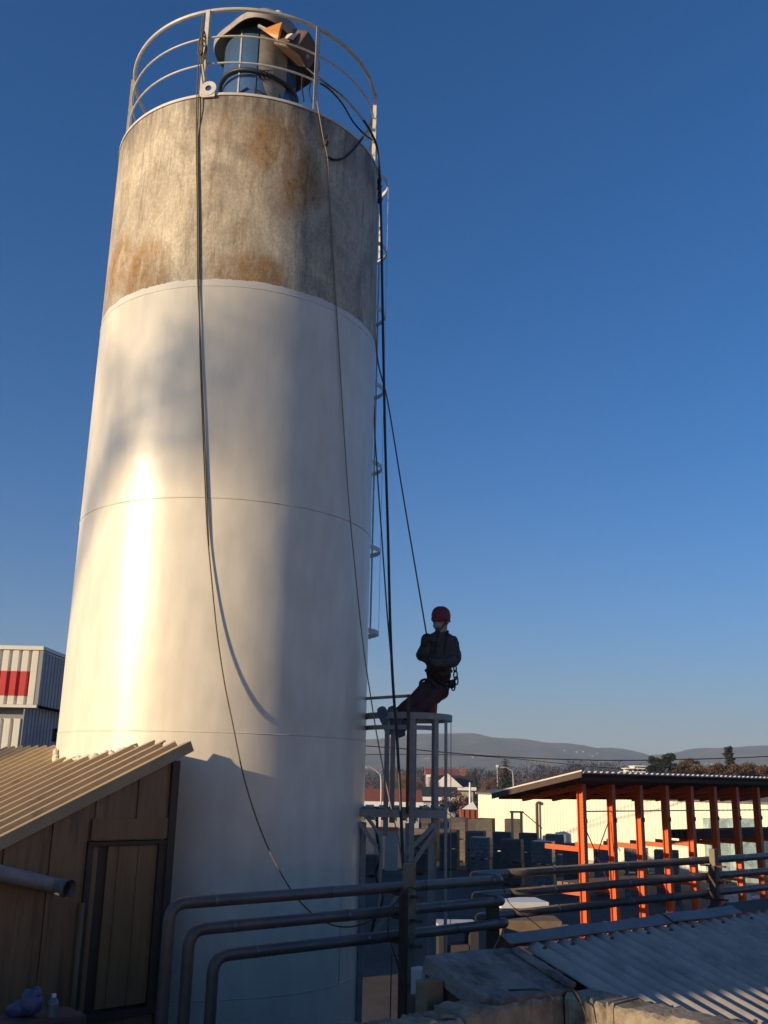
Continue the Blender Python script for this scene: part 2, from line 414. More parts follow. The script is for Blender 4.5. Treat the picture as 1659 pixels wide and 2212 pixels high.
def hills():
    rn = random.Random(3)
    prof = [(-6500, 150), (-4800, 190), (-3400, 170), (-2200, 200), (-1200, 180), (-500, 165), (-45, 192), (200, 222), (420, 231), (650, 212), (850, 196), (1100, 174), (1310, 142), (1420, 150), (1600, 184), (1960, 204), (2500, 230), (3400, 210), (4600, 240), (6500, 200)]
    def top(x):
        for (a, ha), (b, hb) in zip(prof, prof[1:]):
            if a <= x <= b:
                t = (x - a) / (b - a); t = t * t * (3 - 2 * t)
                return ha + (hb - ha) * t
        return 180
    nx, ny = 360, 26
    vs = []; fs = []
    for j in range(ny):
        v = j / (ny - 1)
        for i in range(nx):
            x = -6400 + 12800 * i / (nx - 1)
            y = 3300 + 1700 * v + (900 * max(0, v - 1))
            s = math.sin(v * math.pi / 2) ** 1.6
            w = 14 * math.sin(x * .011 + v * 5) * math.sin(v * 7 + x * .004) + 9 * math.sin(x * .027 + 2 * v)
            h = top(x) * s + w * v * (1 - v) * 2.4 - 1.5
            if v > .3: h += rn.uniform(-1.0, 1.0)
            vs.append((x, y, h))
    for j in range(ny - 1):
        for i in range(nx - 1):
            fs.append((j * nx + i, j * nx + i + 1, (j + 1) * nx + i + 1, (j + 1) * nx + i))
    o = len(vs)
    vs += [(-6400, 5400, -2), (6400, 5400, -2)]
    m = MB(); m.add(vs, fs)
    struct(m.build('hills', 'hill_forest', smooth='all', origin=(0, 4000, 0)))
hills()
# far village specks on the hillside
def village():
    rn = random.Random(5); m = MB()
    for (x, y, n) in ((1240, 1622, 4), (1290, 1630, 4), (1000, 1634, 4), (1100, 1652, 3), (1545, 1650, 4), (1440, 1632, 2), (905, 1640, 4), (840, 1645, 4)):
        for k in range(n):
            p = at(x + rn.uniform(-22, 22), y + rn.uniform(-4, 4), 3900)
            s = rn.uniform(2.4, 4.5); m.box((p.x, p.y, p.z), (s * 1.7, s, s * .8))
    o = m.build('distant_village', 'house_wall', origin=(0, 3900, 0))
    tag(o, 'scatter of tiny pale houses far away on the hillside', 'houses', kind='stuff')
village()

# ================================================================== SILO
SC = V((-1.8723, 11.3466, 0)); SR = 1.7177; RIM = 13.2
silo = empty('silo', SC, 'tall cylindrical silo, white paint below and rust-stained unpainted band on top', 'silo')
def strake(z0, z1, r, m):
    g_ = .006
    mb = MB(); mb.lathe([(r - .03, z0), (r - g_, z0 + .0), (r, z0 + g_), (r, z1 - g_), (r - g_, z1), (r - .03, z1)], 128, SC)
    return mb.build('wall_ring', m, silo, smooth=True)
SEAM = [0, 3.52, 5.90, 8.27, 10.70, 13.17]
for i in range(5):
    o = strake(SEAM[i], SEAM[i + 1], SR + (.0015 if i % 2 else 0), 'silo_weathered' if i == 4 else 'silo_paint')
    if i == 4: o['label'] = 'weathered grey-brown top band with rust patches'
for z in SEAM[1:5]:
    m = MB(); ring = []
    rn = random.Random(int(z * 10))
    n = 180
    pts = [SC + V(((SR + .0005 + rn.uniform(-.0012, .0012)) * math.cos(2 * math.pi * k / n), (SR + rn.uniform(-.001, .001)) * math.sin(2 * math.pi * k / n), z + rn.uniform(-.0025, .0025))) for k in range(n)]
    m.tube(pts, .0055, 5, closed=True); m.build('weld_seam', 'silo_paint', silo, smooth='all')
# upright seam on the lower plates
m = MB(); a = R_(62)
for z0, z1 in ((3.52, 5.89),):
    p = SC + V((SR * math.sin(a), -SR * math.cos(a), 0)); m.tube([p + UP * z0, p + UP * z1], .006, 5)
m.build('weld_seam', 'silo_paint', silo, smooth='all')
# roof plate and pale rim curb
m = MB(); m.lathe([(SR - .01, 13.17), (SR + .012, 13.172), (SR + .012, 13.205), (SR - .06, 13.235), (SR - .16, 13.255), (.0, 13.42)], 96, SC)
m.build('roof_plate', 'rim_paint', silo, smooth=True)
def rimp(deg, z=RIM, k=1.0):     # 0 = side towards the viewer, positive to the right
    a = R_(deg); return SC + V((SR * k * math.sin(a), -SR * k * math.cos(a), z))
def lug(deg):
    c = rimp(deg, 13.255, 1.0); n = V((math.sin(R_(deg)), -math.cos(R_(deg)), 0)); t = UP.cross(n)
    m = MB(); k = 28
    vs = []
    for off in (-.012, .012):
        for rr in (.038, .096):
            for i in range(k):
                a = 2 * math.pi * i / k
                vs.append(c + n * (.025 + off) + (t * math.cos(a) + UP * math.sin(a)) * rr)
    fs = []
    for i in range(k):
        j = (i + 1) % k
        fs += [(i, j, k + j, k + i), (2 * k + i, 3 * k + i, 3 * k + j, 2 * k + j), (k + i, k + j, 3 * k + j, 3 * k + i), (i, 2 * k + i, 2 * k + j, j)]
    m.add(vs, fs)
    m.box(c + n * .02 - UP * .09, (.16, .022, .05), (t, n, UP))
    m.build('lifting_lug', 'rim_paint', silo, smooth=True)
    m = MB(); m.tube([c + n * .02 + (t * math.cos(q) + UP * math.sin(q)) * .044 for q in [2 * math.pi * i / 20 for i in range(20)]], .012, 6, closed=True)
    m.build('lug_eye', 'rust_steel', silo, smooth='all')
lug(-9.5)

# guard rail round the silo top
rail = empty('guard_rail', rimp(0, RIM), 'round pale steel guard rail with three hoops on the silo top', 'railing')
RK = .95
def hoop(z, r, nm, flat=False):
    m = MB()
    if flat:
        m.lathe([(SR * RK - .008, z - .028), (SR * RK + .008, z - .028), (SR * RK + .008, z + .028), (SR * RK - .008, z + .028), (SR * RK - .008, z - .028)], 120, SC)
    else:
        m.tube([rimp(3 * k, z, RK) for k in range(120)], r, 8, closed=True)
    return m.build(nm, 'rail_paint', rail, smooth=True)
hoop(14.47, .024, 'top_rail'); hoop(14.08, .012, 'middle_rail'); hoop(13.70, .012, 'middle_rail')
for d in (-78, -13.5, 34, 83, 130, 180, 230):
    m = MB(); n = V((math.sin(R_(d)), -math.cos(R_(d)), 0)); t = UP.cross(n)
    b0, b1 = rimp(d, 13.12, RK + .015), rimp(d, 14.46, RK + .002)
    m.box((b0 + b1) / 2 + t * .022, (.007, .055, 1.34), (t, n, UP)); m.box((b0 + b1) / 2 + n * .024, (.05, .007, 1.34), (t, n, UP))
    m.build('post', 'rail_paint', rail)
for d in (-84, 76):
    n = V((math.sin(R_(d)), -math.cos(R_(d)), 0))
    m = MB(); m.beam(rimp(d, 13.62, RK), rimp(d - 12, 13.22, RK - .12), .03, .008); m.build('brace', 'rail_paint', rail)

# filter unit on the roof
FC = V((-1.80, 11.05, 13.3))
filt = empty('dust_filter', FC, 'blue metal dust filter with grey weather hood on the silo roof', 'filter')
m = MB(); m.lathe([(.0, 13.3), (.485, 13.3), (.485, 14.98), (.47, 15.0), (0, 15.0)], 64, (FC.x, FC.y, 0)); body = m.build('filter_body', 'blue_metal', filt, smooth=True)
m = MB(); m.lathe([(.49, 13.34), (.52, 13.34), (.52, 13.38), (.49, 13.38)], 48, (FC.x, FC.y, 0)); m.build('base_flange', 'galv', filt, smooth=True)
for dg in (-24, 3):   # bright upright folds of the casing
    a = R_(dg); p = V((FC.x + .487 * math.sin(a), FC.y - .487 * math.cos(a), 0))
    m = MB(); m.box(p + UP * 14.15, (.022 if dg < 0 else .012, .014, 1.62), (V((math.cos(a), math.sin(a), 0)), V((-math.sin(a), math.cos(a), 0)), UP)); m.build('casing_fold', 'galv' if dg < 0 else 'blue_metal', body)
# grey stain-coloured repair plate on the right of the casing
m = MB(); vs = []; fs = []; rn = random.Random(4)
lo = [14.35, 14.2, 14.02, 13.93, 13.97, 13.9, 14.05, 14.0, 14.2]
for i, zl in enumerate(lo):
    a = R_(6 + i * 6); 
    for zz in (zl, 14.97): vs.append((FC.x + .489 * math.sin(a), FC.y - .489 * math.cos(a), zz))
for i in range(len(lo) - 1): fs.append((2 * i, 2 * i + 2, 2 * i + 3, 2 * i + 1))
m.add(vs, fs); m.build('peeled_panel', 'hood_grey', body, smooth='all')
# hose round the casing and dangling cable
def arcpts(r, d0, d1, zf, n=26): return [V((FC.x + r * math.sin(R_(d0 + (d1 - d0) * k / n)), FC.y - r * math.cos(R_(d0 + (d1 - d0) * k / n)), zf(k / n))) for k in range(n + 1)]
m = MB(); m.tube(arcpts(.515, -100, 100, lambda t: 14.28 + .06 * math.sin(t * math.pi * 2)), .026, 8); m.build('hose', 'black_rubber', filt, smooth='all')
m = MB(); m.tube(arcpts(.50, -75, -8, lambda t: 13.93 - .06 * math.sin(t * math.pi) + .1 * t), .010, 6); m.build('cable', 'black_rubber', filt, smooth='all')
m = MB(); m.tube(arcpts(.51, 0, 70, lambda t: 14.02 - .12 * math.sin(t * math.pi)), .012, 6); m.build('cable', 'black_rubber', filt, smooth='all')
m = MB()
for k in range(3): m.tube([V((FC.x + .1 + .055 * k, FC.y - .51, 14.22)) + V((.05 * math.cos(q), 0, .07 * math.sin(q))) for q in [2 * math.pi * i / 16 for i in range(16)]], .007, 5, closed=True)
m.build('cable_coil', 'black_rubber', filt, smooth='all')
a = R_(38); nn = V((math.sin(a), -math.cos(a), 0)); tt = UP.cross(nn)
m = MB(); m.box(V((FC.x, FC.y, 13.72)) + nn * .53, (.19, .09, .30), (tt, nn, UP)); jb = m.build('junction_box', 'sheet_white', filt, bevel=.01)
m = MB(); m.box(V((FC.x, FC.y, 13.80)) + nn * .585, (.03, .03, .04), (tt, nn, UP)); m.build('knob', 'black_rubber', jb)
# weather hood: tilted open-bottomed cone with a folded skirt
tilt = Matrix.Rotation(R_(9), 4, 'Y') @ Matrix.Rotation(R_(-6), 4, 'X')
HC = V((FC.x + .10, FC.y - .02, 15.02))
def hoodpt(r, deg, z): return HC + (tilt @ V((r * math.sin(R_(deg)), -r * math.cos(R_(deg)), z)))
m = MB(); vs = []; fs = []; prof = [(.665, -.20), (.69, -.12), (.68, -.10), (.52, .14), (.30, .38), (.05, .60), (.04, .585), (.29, .365), (.51, .125), (.665, -.115), (.655, -.20)]
n = 56
for i in range(n):
    for r, z in prof:
        sq = 1.0 + .07 * math.cos(4 * 2 * math.pi * i / n)
        vs.append(hoodpt(r * sq, 360 * i / n, z))
L = len(prof)
for i in range(n):
    j = (i + 1) % n
    for q in range(L): fs.append((i * L + q, j * L + q, j * L + (q + 1) % L, i * L + (q + 1) % L))
m.add(vs, fs); hood = m.build('weather_hood', 'hood_grey', filt, smooth=True)
m = MB(); m.lathe([(0, -.03), (.075, -.03), (.08, .03), (.06, .08), (0, .095)], 24, HC + (tilt @ V((0, 0, .60)))); m.build('hood_cap', 'rim_paint', hood, smooth=True)
m = MB()   # row of vent holes under the hood ridge
for k in range(9):
    c = hoodpt(.50 - .02 * k, 30 + 5 * k, .12 + .02 * k); m.box(c, (.03, .03, .02))
m.build('vent_holes', 'dark_trim', hood)
# fan box on the right and its orange horn
bx = HC + V((.40, -.34, -.24))
ax = [(tilt @ V(q)).normalized() for q in ((.82, -.38, -.42), (.42, .9, 0))]
zx = ax[0].cross(ax[1]).normalized(); ax[1] = zx.cross(ax[0]).normalized()
m = MB(); m.box(bx, (.52, .36, .30), (ax[0], ax[1], zx)); fb = m.build('fan_box', 'hood_brown', filt, bevel=.03)
m = MB(); m.box(bx + zx * -.02 + ax[1] * -.214 + ax[0] * .08, (.16, .006, .09), (ax[0], ax[1], zx)); m.build('rating_plate', 'sheet_white', fb)
m = MB(); m.box(bx + zx * -.10 + ax[0] * .312, (.01, .05, .05), (ax[0], ax[1], zx)); m.build('bolt', 'galv', fb)
hp = HC + V((.17, -.66, -.32)); m = MB(); k = 18
tip = hp + V((-.17, -.02, .05))
rim = [hp + V((.07, -.03, .02)) + V((.05 * math.sin(q) * .5, .05 * math.cos(q), .145 * math.sin(q))) for q in [2 * math.pi * i / k for i in range(k)]]
m.add([tip] + rim, [(0, 1 + i, 1 + (i + 1) % k) for i in range(k)] + [tuple(range(1, k + 1))])
hn = m.build('warning_horn', 'orange_plastic', filt, smooth=True)
m = MB(); m.beam(tip + V((-.05, 0, .06)), hp, .03, .03); m.build('bracket', 'rim_paint', hn)

# ladder with safety cage up the back right of the silo
la = R_(46); ld = V((math.cos(la), math.sin(la), 0)); lt = V((-math.sin(la), math.cos(la), 0))
lad = empty('caged_ladder', SC + ld * (SR + .1) + UP * 6.6, 'caged access ladder with hoops peeking out from behind the silo', 'ladder')
lc = SC + ld * (SR + .16)
for s in (-1, 1):
    m = MB(); m.box(lc + lt * .2 * s + UP * 10.4, (.05, .012, 7.6), (ld, lt, UP)); m.build('rail', 'rail_paint', lad)
for k in range(28):
    m = MB(); m.tube([lc + lt * -.2 + UP * (6.75 + .27 * k), lc + lt * .2 + UP * (6.75 + .27 * k)], .012, 6); m.build('rung', 'rail_paint', lad, smooth='all')
hc = SC + ld * (SR + .38); HR = .365
for z in (14.18, 13.04, 12.0, 10.83, 9.67, 8.48, 7.36):
    m = MB(); pts = [hc + (ld * math.cos(q) + lt * math.sin(q)) * HR for q in [R_(-140 + 280 * i / 30) for i in range(31)]]
    vs = []; fs = []
    for p in pts:
        o = (p - hc).normalized()
        vs += [p + UP * (z - .03), p + UP * (z + .03), p + UP * (z + .03) + o * .008, p + UP * (z - .03) + o * .008]
    for i in range(len(pts) - 1):
        for q in range(4): fs.append((4 * i + q, 4 * i + (q + 1) % 4, 4 * i + 4 + (q + 1) % 4, 4 * i + 4 + q))
    m.add(vs, fs); m.build('hoop', 'rail_paint', lad, smooth=True)
for q in (-100, -46, 0, 50, 100):
    o = ld * math.cos(R_(q)) + lt * math.sin(R_(q)); t = UP.cross(o)
    m = MB(); m.box(hc + o * (HR + .012) + UP * 10.77, (.006, .03, 6.9), (o, t, UP)); m.build('strap', 'rail_paint', lad)

# ================================================================== ROPES AND CABLES ON THE SILO
def line(name, pts, r, m, label, cat, group=None, n=8, sides=6):
    mb = MB(); mb.tube(smooth_path(pts, n), r, sides); o = mb.build(name, m, smooth='all'); tag(o, label, cat, group); return o
def onsilo(x, y, off=.02):
    r = ray(x, y); k = SR + off
    a = r.x ** 2 + r.y ** 2; b = -2 * (r.x * SC.x + r.y * SC.y); c = SC.x ** 2 + SC.y ** 2 - k * k
    D = b * b - 4 * a * c
    t = (-b - math.sqrt(max(D, 0))) / (2 * a)
    return CAMP + r * t
rp = [at(438, 38, 9.72), at(430, 120, 9.70), at(425, 212, 9.62), onsilo(424, 300), onsilo(426, 450), onsilo(427, 600), onsilo(431, 690), onsilo(432, 760), onsilo(437, 900, .025), onsilo(443, 1050, .018), onsilo(448, 1150, .018)]
line('work_rope', rp + [onsilo(456, 1240, .022), onsilo(468, 1360, .04), onsilo(484, 1470, .068), onsilo(502, 1560, .105), onsilo(527, 1680, .22), onsilo(562, 1790, .42), at(606, 1885, 8.95), at(655, 1955, 8.72), at(715, 1997, 8.72), at(775, 1999, 8.75), at(830, 1970, 8.8), at(872, 1935, 8.85)], .0072, 'rope', 'long dark rope hanging down the front of the silo and swinging to the pipe post', 'rope')
line('work_rope', [at(441, 30, 9.74), at(434, 130, 9.73), at(429, 212, 9.66)] + [onsilo(427, 300, .018), onsilo(429, 480), onsilo(430, 640), onsilo(434, 760), onsilo(440, 900), onsilo(446, 1050, .018), onsilo(451, 1180, .016)], .0065, 'rope', 'shorter rope doubled against the long rope on the silo front', 'rope')
# coil of rope tied on the rail
m = MB(); rn = random.Random(2)
for k in range(5):
    c = at(437 + rn.uniform(-4, 4), 105 + rn.uniform(-6, 10), 9.66)
    m.tube([c + V((rn.uniform(.02, .035) * math.cos(q), .01 * math.sin(q * 2), (.10 + .03 * k) * math.sin(q))) for q in [2 * math.pi * i / 18 for i in range(18)]], .009, 5, closed=True)
tag(m.build('rope_coil', 'rope', smooth='all'), 'bunched rope coil tied to the guard rail post', 'rope')
line('thin_rope', [at(684, 215, 9.98), onsilo(690, 250, .03), onsilo(699, 300, .03), onsilo(708, 345), onsilo(712, 420), onsilo(720, 560), onsilo(730, 720), onsilo(741, 900, .03), onsilo(753, 1080, .05), onsilo(768, 1240, .09), onsilo(784, 1390, .16), at(800, 1500, 10.6), at(818, 1610, 10.55), at(842, 1730, 10.5), at(862, 1820, 10.4), at(872, 1900, 10.3)], .0075, 'rope_light', 'thin pale rope down the shaded right face of the silo', 'rope')
m = MB(); c = onsilo(704, 310, .03)
m.blob(c, .035, 3, 1, (1, 1, 1.5)); m.blob(c + V((.0, 0, .10)), .022, 4, 1, (1, 1, 1.6))
tag(m.build('rope_knot', 'rust_steel', smooth='all'), 'brown knot on the thin rope below the silo rim', 'knot')
line('black_cable', [at(692, 180, 10.0), at(715, 196, 10.1), at(740, 225, 10.3), at(762, 262, 10.5), at(785, 288, 10.7), at(803, 302, 10.95)], .012, 'black_rubber', 'black cable looping inside the right part of the guard rail', 'cable')
line('black_cable', [at(655, 140, 10.4), at(690, 170, 10.3), at(735, 205, 10.4), at(770, 240, 10.6), at(795, 275, 10.8), at(812, 310, 11.0), at(818, 350, 11.1), onsilo(821, 400, .10), onsilo(824, 520, .08), onsilo(827, 700, .10), at(832, 950, 11.2), at(838, 1150, 11.2), at(843, 1350, 11.1), at(849, 1480, 10.9), at(858, 1600, 10.7), at(866, 1750, 10.5), at(872, 1880, 10.3)], .016, 'black_rubber', 'thick black cable from the filter over the rim and down beside the silo', 'cable')
line('black_cable', [at(708, 338, 9.99), onsilo(722, 345, .03), onsilo(745, 340, .03), onsilo(768, 318, .04), onsilo(784, 296, .06)], .014, 'black_rubber', 'short black cable sagging across the silo just under its rim', 'cable')
line('black_cable', [at(654, 160, 10.3), at(652, 190, 10.25), at(656, 218, 10.2)], .012, 'black_rubber', 'short black cable dropping from the filter fan box to the roof', 'cable')
line('black_cable', [at(676, 165, 10.35), at(668, 195, 10.3), at(674, 222, 10.25)], .009, 'black_rubber', 'thin curled black cable beside the third guard rail post', 'cable')
m = MB()
for k in range(4): m.blob(onsilo(819 + k * .6, 392 + 14 * k, .06), .035, k, 1, (1, 1, 1.8))
tag(m.build('cable_knot', 'black_rubber', smooth='all'), 'black lump of taped cable at the right edge of the silo', 'knot')
line('access_rope', [at(809, 330, 11.4), at(810, 560, 11.5), at(813, 755, 11.5), at(838, 870, 11.45), at(869, 1060, 11.4), at(896, 1220, 11.35), at(921, 1368, 11.3)], .010, 'rope', 'slanting rope from the silo top down to the hanging worker', 'rope')
line('access_rope', [at(806, 700, 11.4), at(808, 890, 11.35), at(815, 1020, 11.3), at(824, 1150, 11.25), at(836, 1320, 11.1), at(848, 1460, 10.95), at(853, 1540, 10.86), at(862, 1700, 10.7), at(868, 1850, 10.5)], .010, 'rope', 'second steep rope beside the thick black cable right of the silo', 'rope')
# ================================================================== HUT ROUND THE SILO FOOT
P0 = V((-1.7235, 8.95, 5.763)); KS = .49
RD = (-A - UP * KS).normalized()           # down the roof
RN = RD.cross(B).normalized()
if RN.z < 0: RN = -RN
hut = empty('shed_hut', V((P0.x, P0.y, 0)) - A * 1.5, 'low brown clad hut with tan ribbed lean-to roof against the silo foot', 'hut')
RPITCH = .25
far = onp(0, 1642, P0, RN); TF = (far - P0).dot(B)
nr = int(TF / RPITCH) + 1
rl = random.Random(11)
def rib_profile(u0, nrib):
    """trapezoid rib line as (across, up)"""
    out = []
    for k in range(nrib):
        b = u0 + k * RPITCH
        out += [(b, .058), (b + .055, .058), (b + .082, 0), (b + .222, 0)]
    out.append((u0 + nrib * RPITCH, .058)); return out
k = 0
while k < nr:
    w = 2 if k < 6 else 4
    l0 = rl.uniform(-.05, .0); l1 = 5.2 / math.cos(math.atan(KS))
    pr = rib_profile(k * RPITCH - .02, w)
    base = P0 + RN * (.002 * (k % 2) - .05)
    m = MB(); vs = []; fs = []
    for (u, h) in pr:
        for l in (l0 + rl.uniform(-.03, .05) if k < 6 else l0, l1):
            for th in (0, .012): vs.append(base + B * u + RN * (h + th) + RD * l)
    for i in range(len(pr) - 1):
        a = 4 * i; b = 4 * i + 4
        fs += [(a + 1, b + 1, b + 3, a + 3), (a, a + 2, b + 2, b), (a, b, b + 1, a + 1), (a + 2, a + 3, b + 3, b + 2)]
    fs += [(0, 1, 3, 2), (4 * len(pr) - 4, 4 * len(pr) - 2, 4 * len(pr) - 1, 4 * len(pr) - 3)]
    m.add(vs, fs); m.build('roof_sheet', 'roof_tan', hut)
    k += w
# bargeboard under the near edge
m = MB(); m.beam(P0 - B * .031 + RD * -.02 - RN * .028, P0 - B * .031 + RD * 5.2 - RN * .028, .012, .095, RN); m.build('bargeboard', 'roof_tan', hut)
# near wall: upright cladding boards under the sloping eave
WQ = P0 + B * .04
def wall_top(s): return P0.z - .098 - KS * s          # s = distance down from the high corner along -A
sA, sB = .13, 5.0
dx0 = onl(356, 1823, WQ, A); dx1 = onl(186, 1828, WQ, A)
sd0 = (WQ - dx0).dot(A); sd1 = (WQ - dx1).dot(A); dz1 = dx0.z; dz0 = onl(270, 2188, WQ, A).z
i = 0
for (ra, rb, over) in ((sA, sd0 - .002, False), (sd0 - .002, sd1 + .002, True), (sd1 + .002, sB, False)):
    s = ra
    while s < rb - .01:
        w = (.30, .075)[i % 2]; e = min(s + w, rb)
        out = .0 if i % 2 else .018
        lo = dz1 + .04 if over else 0.0
        hi0, hi1 = wall_top(s), wall_top(e)
        if hi1 > lo + .02:
            q0 = WQ - A * (s + .0015) - B * out; q1 = WQ - A * (e - .0015) - B * out
            m = MB(); m.prism([V((q0.x, q0.y, lo)), V((q1.x, q1.y, lo)), V((q1.x, q1.y, hi1)), V((q0.x, q0.y, hi0))], B * .03)
            m.build('wall_board', 'clad_brown', hut)
        s = e; i += 1
m = MB(); c0 = WQ - A * (sA - .03); m.box(V((c0.x, c0.y, wall_top(sA - .03) / 2)) - B * .012, (.07, .09, wall_top(sA - .03)), (A, B, UP)); m.build('corner_post', 'dark_trim', hut)
# wall returning to the silo
m = MB(); q = WQ - A * (sA + .02) + B * .06; m.prism([V((q.x, q.y, 0)), V((q.x, q.y, wall_top(sA))), V((q.x, q.y, wall_top(sA))) + B * .9, V((q.x, q.y, 0)) + B * .9], -A * .03); m.build('side_wall', 'clad_brown', hut)
# blank backing behind the boards
m = MB(); q0 = WQ - A * sA + B * .06; q1 = WQ - A * sB + B * .06
m.prism([V((q0.x, q0.y, 0)), V((q1.x, q1.y, 0)), V((q1.x, q1.y, wall_top(sB) - .02)), V((q0.x, q0.y, wall_top(sA) - .02))], B * .02); m.build('wall_lining', 'dark_trim', hut)
# door
def hutbox(nm, s0, s1, z0, z1, out, th, m_, par, bev=0):
    q = WQ - A * ((s0 + s1) / 2) - B * out
    mb = MB(); mb.box(V((q.x, q.y, (z0 + z1) / 2)), (abs(s1 - s0), th, z1 - z0), (A, B, UP))
    o0 = mb.build(nm, m_, hut, bevel=bev); o0.parent = par; return o0
door = hutbox('door', sd0 + .02, sd1 - .02, dz0 + .02, dz1 - .002, -.022, .018, 'dark_trim', hut)
hutbox('door_frame', sd0, sd0 + .075, dz0, dz1, .012, .06, 'dark_trim', door)
hutbox('door_frame', sd1 - .05, sd1, dz0, dz1, .012, .06, 'dark_trim', door)
hutbox('door_frame', sd0, sd1, dz1 + .002, dz1 + .034, .014, .064, 'dark_trim', door)
np_ = 5; x0 = sd0 + .077; x1 = sd1 - .19; pw = (x1 - x0) / np_
for k in range(np_): hutbox('door_plank', x0 + pw * k + .0015, x0 + pw * (k + 1) - .0015, dz0 + .06, dz1 - .004, .004 + .004 * (k % 2), .03, 'door_brown', door)
hutbox('door_gap', x1 + .002, x1 + .085, dz0 + .04, dz1 - .004, -.012, .02, 'dark_trim', door)
hutbox('door_plank', x1 + .088, sd1 - .054, dz0 + .05, dz1 - .004, .004, .03, 'door_brown', door)
hutbox('threshold', sd0, sd1, dz0 - .02, dz0 + .035, .016, .08, 'dark_trim', door)
hutbox('head_panel', sd0 + .0, sd1 - .02, dz1 + .05, wall_top(sd1) - .12, .034, .014, 'door_brown', hut)
hutbox('wall_base', sd0, sd1, 0, dz0 - .022, .0, .05, 'clad_brown', hut)
# crumbly foam where the roof meets the silo
rn = random.Random(8)
m = MB()
for k in range(70):
    x = 118 + 172 * rn.random(); yy = 1652 - (x - 118) / 172 * 36 + rn.uniform(-4, 5)
    p = onsilo(x, yy, .015); m.blob(p, rn.uniform(.012, .035), k, 1, (1.4, 1, .8), .35)
for k in range(16):
    p = onsilo(118 + rn.uniform(0, 6), 1640 + rn.uniform(-16, 14), .03); m.blob(p, rn.uniform(.015, .04), k + 90, 1, (1.2, 1, 1), .35)
tag(m.build('sealing_foam', 'foam', smooth='all'), 'ragged line of pale sealing foam where the tan roof meets the silo', 'foam', kind='stuff')
# leaf litter lying in the roof troughs
m = MB()
for k in range(900):
    u = rn.choice((.135, .385, .635)) + rn.uniform(-.07, .07); l = 1.05 + rn.betavariate(1.6, 1.5) * 1.0
    if u > .5 and rn.random() < .5: continue
    p = P0 + B * u + RD * l + RN * (-.034 + rn.uniform(0, .012))
    a = rn.uniform(0, 6.28); d1 = (B * math.cos(a) + RD * math.sin(a)); d2 = RN.cross(d1) + RN * rn.uniform(-.6, .6); sz = rn.uniform(.010, .028)
    m.add([p - d1 * sz, p + d2 * sz * .6, p + d1 * sz, p - d2 * sz * .6 + RN * sz * .5], [(0, 1, 2, 3)])
tag(m.build('leaf_litter', 'litter'), 'brown leaf litter caught in the troughs of the tan hut roof', 'leaves', kind='stuff')
# grey pipe stub with open mouth on the hut wall
dw = WQ - B * .16
e0 = onl(-80, 1868, dw, A); e1 = onl(118, 1914, dw, A)
stub = empty('vent_pipe', e1, 'grey vent pipe along the hut wall with open round mouth', 'pipe')
nose = e1 + (-B * .95 + A * .3).normalized() * .16 + UP * -.01
path = fillet([e0, e1, nose], .12, 8)
m = MB(); m.tube(path, .062, 20, caps=False); m.build('pipe_wall', 'duct_grey', stub, smooth='all')
m = MB(); m.tube([path[0], path[-1] + (path[-2] - path[-1]).normalized() * .05], .07, 16); 
dd = (path[-1] - path[-2]).normalized()
m2 = MB(); m2.tube([path[-1] - dd * .03, path[-1] + dd * .012], .070, 20, caps=False); m2.tube([path[-1] + dd * .012, path[-1] - dd * .03], .059, 20, caps=False); m2.build('collar', 'duct_grey', stub, smooth='all')
m3 = MB(); m3.tube([path[-1] - dd * .06, path[-1] - dd * .055], .0605, 20); m3.build('dark_mouth', 'black_rubber', stub)  # black disc stands in for the shade inside the open pipe
p_ = onl(176, 1965, WQ - B * .07, A); p2 = onl(170, 2215, WQ - B * .07, A)
m = MB(); m.tube([p_ + UP * .05, V((p_.x, p_.y, p2.z - .6))], .024, 10); tag(m.build('drain_pipe', 'clad_brown', smooth='all'), 'thin upright drain pipe left of the hut door', 'pipe')

# ================================================================== INSULATED PIPES
Q = V((-1.462, 7.5, 0)); QB = Q + B * .40
def pipe_run(xl, yl, xr, yr, xb, label_l, rad):
    zl = onl(xl, yl, Q, A).z; zr = onl(xr, yr, Q, A).z; z = (zl + zr) / 2
    s0 = onl(xl, yl, Q, A); s1 = onl(xr, yr, Q, A); s0.z = z; s1.z = z
    e = onl(xb, yr - 10, QB, A); 
    back = s1 + B * .40
    end = back + A * 9.0
    o = empty('insulated_pipe', V((s0.x, s0.y, 0)), label_l, 'pipe', 'pipes on posts in front of the silo')
    m = MB(); m.tube(fillet([V((s0.x, s0.y, 0.0)), s0, s1], .13, 8), rad, 16); m.build('pipe_run', 'pipe_wrap', o, smooth='all')
    m = MB(); m.tube(fillet([s1 - A * .05, s1 + A * .09, back + A * .09, back + A * .6], .10, 8), rad * 1.02, 16); m.build('offset_bend', 'pipe_wrap', o, smooth='all')
    m = MB(); m.tube([back + A * .62, end], rad, 16); m.build('pipe_run', 'pipe_wrap', o, smooth='all')
    for t in (.35, 1.45, 2.5, 3.35):
        if t < (s1 - s0).length:
            c = s0 + A * t; m = MB(); m.tube([c, c + A * .025], rad * 1.05, 16); m.build('jacket_band', 'pipe_band', o, smooth=True)
    for t in (1.3, 2.6, 3.9, 5.2, 6.5):
        c = back + A * t; m = MB(); m.tube([c, c + A * .025], rad * 1.05, 16); m.build('jacket_band', 'pipe_band', o, smooth=True)
    return z, s0, s1, back
pr1 = pipe_run(368, 1950, 1068, 1903, 1010, 'topmost of the three dark insulated pipes in front of the silo', .044)
pr2 = pipe_run(410, 2003, 1072, 1952, 1000, 'middle one of the three dark insulated pipes in front of the silo', .044)
pr3 = pipe_run(462, 2061, 1080, 1999, 1007, 'lowest of the three dark insulated pipes in front of the silo', .044)
